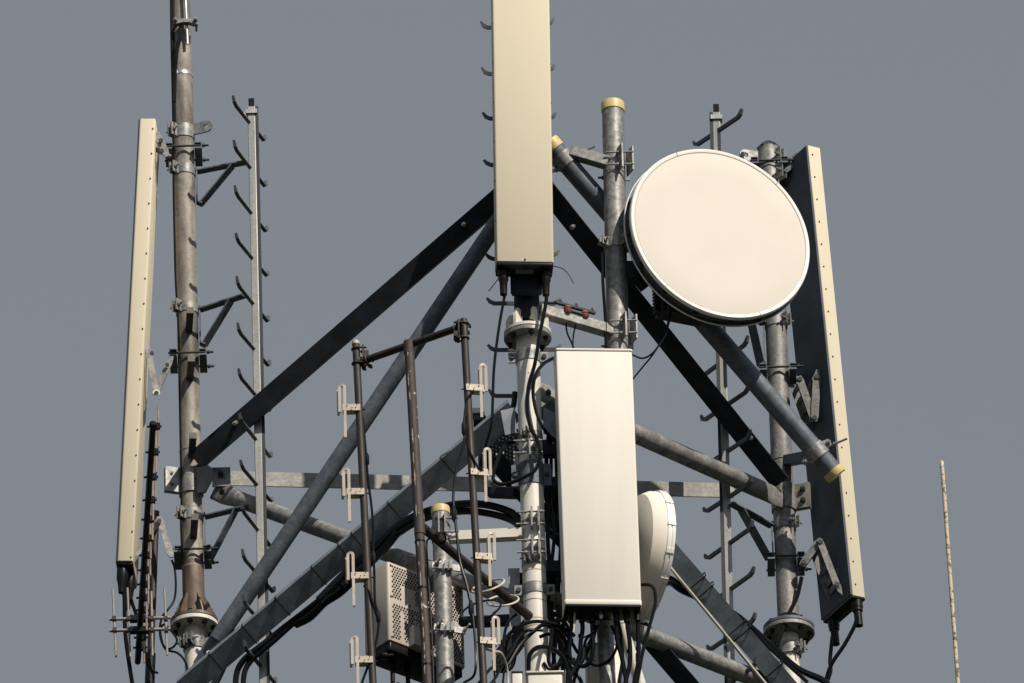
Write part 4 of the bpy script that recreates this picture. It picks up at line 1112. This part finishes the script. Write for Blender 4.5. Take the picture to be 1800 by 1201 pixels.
MB().cable([(962, 533, -0.02), (974, 533, -0.02), (980, 528, -0.02)], 1.5).build('lead_wire', BLACK, ins)
MB().cable([(994, 560, 0.04), (997, 585, 0.06), (1007, 608, 0.06), (1009, 625, 0.06)], 1.7).build('lead_wire', BLACK, ins)
MB().cable([(1012, 570, 0.04), (1008, 590, 0.06), (1007, 612, 0.06), (1008, 625, 0.06)], 1.4).build('lead_wire', BLACK, ins)

# thin stray wires
for pts_, lb in (([(973, 468, 0.0), (990, 473, 0.0), (1001, 485, 0.0), (1008, 498, 0.0)], 'thin stray wire curling out to the right under the tan panel'),
                 ([(878, 487, 0.0), (870, 498, 0.0), (859, 512, 0.0)], 'thin stray wire end sticking out to the left under the tan panel')):
    tag(MB().cable(pts_, 0.9).build('stray_wire', BLACK), lb, 'wire')

# ================================================================== FEEDER CABLES
def feeder(pts_, r, lb, mt=BLACK, grp=None, name='feeder_cable'):
    o = MB().cable(pts_, r).build(name, mt); tag(o, lb, 'cable', grp); return o
feeder([(560, 1055, 0.42), (610, 1004, 0.40), (660, 958, 0.36), (720, 912, 0.32), (790, 889, 0.28), (850, 887, 0.22), (900, 902, 0.15), (918, 925, 0.1)], 7, 'upper of two thick black feeders arching from the left brace to the white mast')
feeder([(600, 1030, 0.42), (645, 985, 0.40), (690, 945, 0.36), (745, 912, 0.32), (810, 899, 0.28), (865, 904, 0.22), (905, 918, 0.15), (918, 940, 0.1)], 6.5, 'lower of two thick black feeders arching from the left brace to the white mast')
feeder([(416, 1240, 0.72), (415, 1190, 0.72), (429, 1160, 0.72), (466, 1130, 0.70), (502, 1101, 0.68), (540, 1072, 0.6), (585, 1035, 0.52), (630, 985, 0.45), (655, 955, 0.4)], 5.5, 'outer black feeder drooping under the lower end of the left slanting brace')
feeder([(432, 1250, 0.73), (428, 1195, 0.73), (440, 1163, 0.73), (480, 1128, 0.70), (520, 1092, 0.66), (555, 1062, 0.58), (590, 1040, 0.52), (625, 1000, 0.46)], 5, 'inner black feeder tucked against the lower end of the left slanting brace')
feeder([(1150, 1034, 0.45), (1162, 1030, 0.5), (1178, 1024, 0.58), (1199, 1038, 0.68), (1230, 1052, 0.78), (1291, 1080, 0.9), (1351, 1131, 1.0), (1401, 1175, 1.06), (1449, 1198, 1.08), (1475, 1230, 1.08)], 6, 'thick black feeder running below the right slanting brace past the lower right flange')
feeder([(1150, 1012, 0.5), (1180, 1016, 0.6), (1215, 1042, 0.74), (1300, 1092, 0.92), (1360, 1146, 1.0), (1420, 1200, 1.05)], 3.5, 'thinner black cable lying beside the thick feeder under the right slanting brace')
feeder([(1162, 974, 0.35), (1180, 1000, 0.38), (1226, 1056, 0.5), (1281, 1123, 0.65), (1334, 1188, 0.78), (1382, 1245, 0.9)], 2.8, 'cream conduit tied along the left edge of the right slanting brace', WIREC)
feeder([(1409, 1015, 1.12), (1406, 1030, 1.12), (1400, 1052, 1.12), (1383, 1086, 1.10), (1374, 1112, 1.08), (1367, 1136, 1.08)], 3.6, 'short black cable crossing the rim of the lower right flange')
feeder([(972, 630, 0.0), (955, 640, -0.06), (941, 660, -0.1), (937, 690, -0.1), (943, 725, -0.1), (955, 752, -0.1), (968, 768, -0.05), (985, 780, 0.0)], 3.2, 'black cable curving from behind the box top down across the white mast')
feeder([(905, 690, 0.05), (903, 712, 0.05), (897, 722, 0.05)], 5, 'stub of thick black cable at the left of the mast above the brace joint')
feeder([(1058, 445, 0.14), (1060, 500, 0.13), (1064, 560, 0.13), (1065, 600, 0.13), (1066, 640, 0.13)], 3.0, 'black cable strapped down the left of the dish pipe')
feeder([(1125, 1028, -0.0), (1143, 1029, -0.02), (1151, 1040, -0.04), (1151, 1065, -0.05), (1141, 1103, -0.06), (1129, 1150, -0.06), (1124, 1178, -0.06), (1114, 1230, -0.06)], 3.2, 'black cable looping down in front of the small dish edge')
feeder([(871, 1182, -0.2), (892, 1170, -0.2), (914, 1135, -0.16), (942, 1107, -0.14), (960, 1098, -0.14), (985, 1112, -0.1), (1000, 1140, -0.05)], 3.4, 'black cable rising from lower left and bending over the foot of the white mast')
feeder([(878, 1133, -0.2), (904, 1107, -0.2), (932, 1094, -0.2), (960, 1094, -0.18), (988, 1103, -0.1), (1010, 1118, -0.05)], 3.2, 'black cable arching just above the other one over the foot of the white mast')
feeder([(929, 1178, -0.12), (931, 1152, -0.14), (946, 1138, -0.15), (970, 1141, -0.15), (988, 1154, -0.14), (998, 1178, -0.12), (1007, 1220, -0.1)], 4, 'thick black cable wrapping the mast like a hoop above the white cabinet')
feeder([(1000, 1072, 0.05), (985, 1085, 0.0), (972, 1100, -0.12), (968, 1130, -0.16), (964, 1160, -0.16), (970, 1172, -0.16), (980, 1168, -0.14)], 3.4, 'black cable hanging in a long hook right of the mast foot')
feeder([(960, 1105, 0.05), (978, 1090, 0.05), (996, 1098, 0.05), (1000, 1125, 0.05), (985, 1160, 0.02), (972, 1200, 0.0)], 3.0, 'black cable dropping behind the hook of cable right of the mast foot')
feeder([(1075, 1100, -0.05), (1085, 1130, -0.05), (1072, 1160, 0.0), (1045, 1170, 0.02), (1028, 1150, 0.05), (1030, 1125, 0.08), (1045, 1112, 0.08)], 2.6, 'black cable loop around the bare pipe under the cream box')
feeder([(955, 830, 0.15), (968, 845, 0.2), (965, 870, 0.2), (957, 900, 0.15), (970, 930, 0.2), (985, 945, 0.25)], 2.2, 'black cable winding in the gap between the white mast and the cream box')
feeder([(955, 925, 0.12), (968, 936, 0.2), (985, 950, 0.25), (1000, 970, 0.25)], 5.5, 'thick black cable end entering the shade behind the cream box')
feeder([(955, 1085, 0.10), (975, 1080, 0.12), (990, 1082, 0.12), (1010, 1095, 0.12)], 5, 'thick black cable going back from the mast below the lower collar')
feeder([(905, 1100, -0.3), (892, 1128, -0.25), (888, 1155, -0.2), (885, 1190, -0.2), (880, 1240, -0.2)], 2.0, 'thin black cable falling left of the mast foot')
feeder([(962, 1012, 0.1), (972, 1020, 0.1), (975, 1012, 0.1), (982, 1010, 0.1), (984, 1022, 0.1)], 2.2, 'curled black cable end in the gap beside the lower mast collar')
feeder([(878, 1070, 0.1), (868, 1082, 0.1), (867, 1105, 0.1), (868, 1150, 0.1), (870, 1210, 0.1)], 1.6, 'thin black cable hanging straight between right dipole post and mast')

clut = random.Random(11)
for k, lb in enumerate(('first black riser in the shaded gap right of the white mast', 'second black riser in the shaded gap, closer to the cream box', 'third black riser in the shaded gap, deepest behind the cream box', 'fourth black riser in the shaded gap, touching the shaded side of the mast')):
    u0 = (968, 977, 988, 962)[k]; y0 = (0.10, 0.14, 0.2, 0.06)[k]; pts_ = []
    for i in range(9):
        v = 760 + i * 60; pts_.append((u0 + (v - 760) * 0.02 + clut.uniform(-5, 5), v + clut.uniform(-8, 8), y0 + clut.uniform(-0.015, 0.015)))
    feeder(pts_, 3.4 + 0.5 * (k % 2), lb)
feeder([(842, 1201, -0.5), (862, 1176, -0.4), (880, 1168, -0.3), (896, 1150, -0.25), (912, 1120, -0.2), (930, 1108, -0.15), (955, 1108, -0.13)], 3.0, 'black cable sweeping in from the foot of the right dipole post to the mast')
feeder([(850, 1215, -0.45), (872, 1190, -0.35), (884, 1160, -0.25), (886, 1120, -0.2), (893, 1095, -0.15), (907, 1080, -0.1)], 2.6, 'black cable climbing steeply just left of the white channel by the mast')
feeder([(870, 1150, 0.1), (890, 1128, 0.1), (905, 1140, 0.08), (900, 1172, 0.06), (880, 1180, 0.06), (868, 1165, 0.08), (880, 1140, 0.1), (900, 1120, 0.1)], 3.4, 'tight black cable coil in the corner left of the mast foot')
feeder([(948, 1120, -0.1), (965, 1115, -0.1), (984, 1124, -0.08), (992, 1146, -0.06), (985, 1168, -0.05), (966, 1176, -0.05), (955, 1165, -0.06)], 3.2, 'black cable loop lying over the right half of the mast foot')
feeder([(996, 1085, -0.02), (988, 1105, -0.02), (990, 1140, 0.0), (1004, 1175, 0.0), (1020, 1195, 0.0), (1035, 1240, 0.0)], 3.6, 'black cable diving between the mast foot and the bare pipe')
feeder([(1048, 1100, 0.0), (1042, 1125, 0.0), (1030, 1150, 0.0), (1012, 1185, 0.0), (1002, 1240, 0.0)], 3.2, 'black cable slanting down to the left across the white bottom panel')
feeder([(1086, 1090, 0.1), (1092, 1120, 0.1), (1094, 1160, 0.1), (1088, 1201, 0.1), (1086, 1240, 0.1)], 3.4, 'black cable hugging the right of the bare pipe')
feeder([(985, 1100, 0.16), (1005, 1130, 0.16), (1020, 1150, 0.16), (1036, 1130, 0.16), (1046, 1105, 0.16)], 3.0, 'black cable slung like a garland behind the hanging jumpers')
feeder([(700, 935, 0.33), (675, 965, 0.37), (640, 1000, 0.42), (600, 1040, 0.5), (570, 1060, 0.55), (545, 1085, 0.6), (520, 1098, 0.66)], 7.5, 'ragged black bundle sagging below the middle of the left slanting brace')
MB_ = MB(); MB_.bar(P(876, 1172, 0.12), P(932, 1098, 0.05), 0.05, 0.07)
tag(MB_.build('steel_angle', DARK), 'dark steel angle slanting up to the mast foot behind black cables', 'bracket')
# ties round the slanting braces
def tie(a, b, t, w_, lb):
    c = a.lerp(b, t); d = (b - a).normalized(); n = perp(d, V((0, -0.8, -0.6))); sd = d.cross(n)
    m = MB(); h = w_ / 2
    pts = [c + sd * (-h) + n * 0.006, c + sd * h + n * 0.006, c + sd * h - n * 0.10, c - sd * h - n * 0.10, c + sd * (-h) + n * 0.006]
    m.tube(pts, 0.0035, 6)
    return m
A4, B4 = P(322, 1214, 0.84), P(905, 722, 0.02)
for t in (0.10, 0.2, 0.30, 0.41, 0.49, 0.53, 0.64, 0.80):
    tie(A4, B4, t, px(40), '').build('cable_tie', BLACKP, b4)
A5, B5 = P(955, 714, 0.02), P(1420, 1249, 1.04)
for t in (0.58, 0.61, 0.73, 0.75, 0.87):
    tie(A5, B5, t, px(40), '').build('cable_tie', BLACKP, b5)

# ================================================================== CABINETS AT THE BOTTOM EDGE
cabn = thing('equipment_cabinet', 'white equipment cabinet at the bottom edge in front of the mast foot', 'cabinet', P(960, 1260, -0.1))
c0 = P(958, 1196, -0.14)
MB().shell(c0 - Z * 0.35, c0, X, Yv, px(60), 0.14, 0.008, 0.004).build('body', WHITE, cabn)
MB().shell(c0 + Z * 0.001, c0 + Z * 0.012, X, Yv, px(60) + 0.02, 0.16, 0.008, 0.004).build('lid', WHITE, cabn)
cab2 = thing('equipment_cabinet', 'narrow white cabinet corner at the bottom edge just left of the mast foot', 'cabinet', P(908, 1260, 0.0))
c0 = P(909, 1193, -0.05); MB().shell(c0 - Z * 0.35, c0, X, Yv, px(18), 0.12, 0.006, 0.004).build('body', WHITE, cab2)
MB().shell(c0 + Z * 0.001, c0 + Z * 0.010, X, Yv, px(20), 0.13, 0.006, 0.003).build('lid', DARKP, cab2)
pn = thing('panel_antenna', 'white panel antenna at the bottom edge behind the bare pipe', 'antenna', P(1062, 1330, 0.0))
c0 = P(1060, 1140, 0.20); MB().shell(c0 - Z * 0.7, c0, V((1, 0.15, 0)).normalized(), V((-0.15, 1, 0)).normalized(), px(62), 0.08, 0.01, 0.005).build('radome', WHITE, pn)
MB().shell(c0 + Z * 0.001, c0 + Z * 0.012, V((1, 0.15, 0)).normalized(), V((-0.15, 1, 0)).normalized(), px(60), 0.075, 0.01, 0.004).build('end_cap', DARKP, pn)
ch = thing('bracket_channel', 'upright white steel channel fixed left of the mast beside the lower collar', 'bracket', P(903, 1120, 0.08))
MB().prism([(0, 0), (px(20), 0), (px(20), 0.05), (px(18), 0.05), (px(18), 0.006), (0.006, 0.006), (0.006, 0.05), (0, 0.05)], P(896, 1112, 0.06), X, Yv, Z, px(128)).build('channel', GALV, ch)
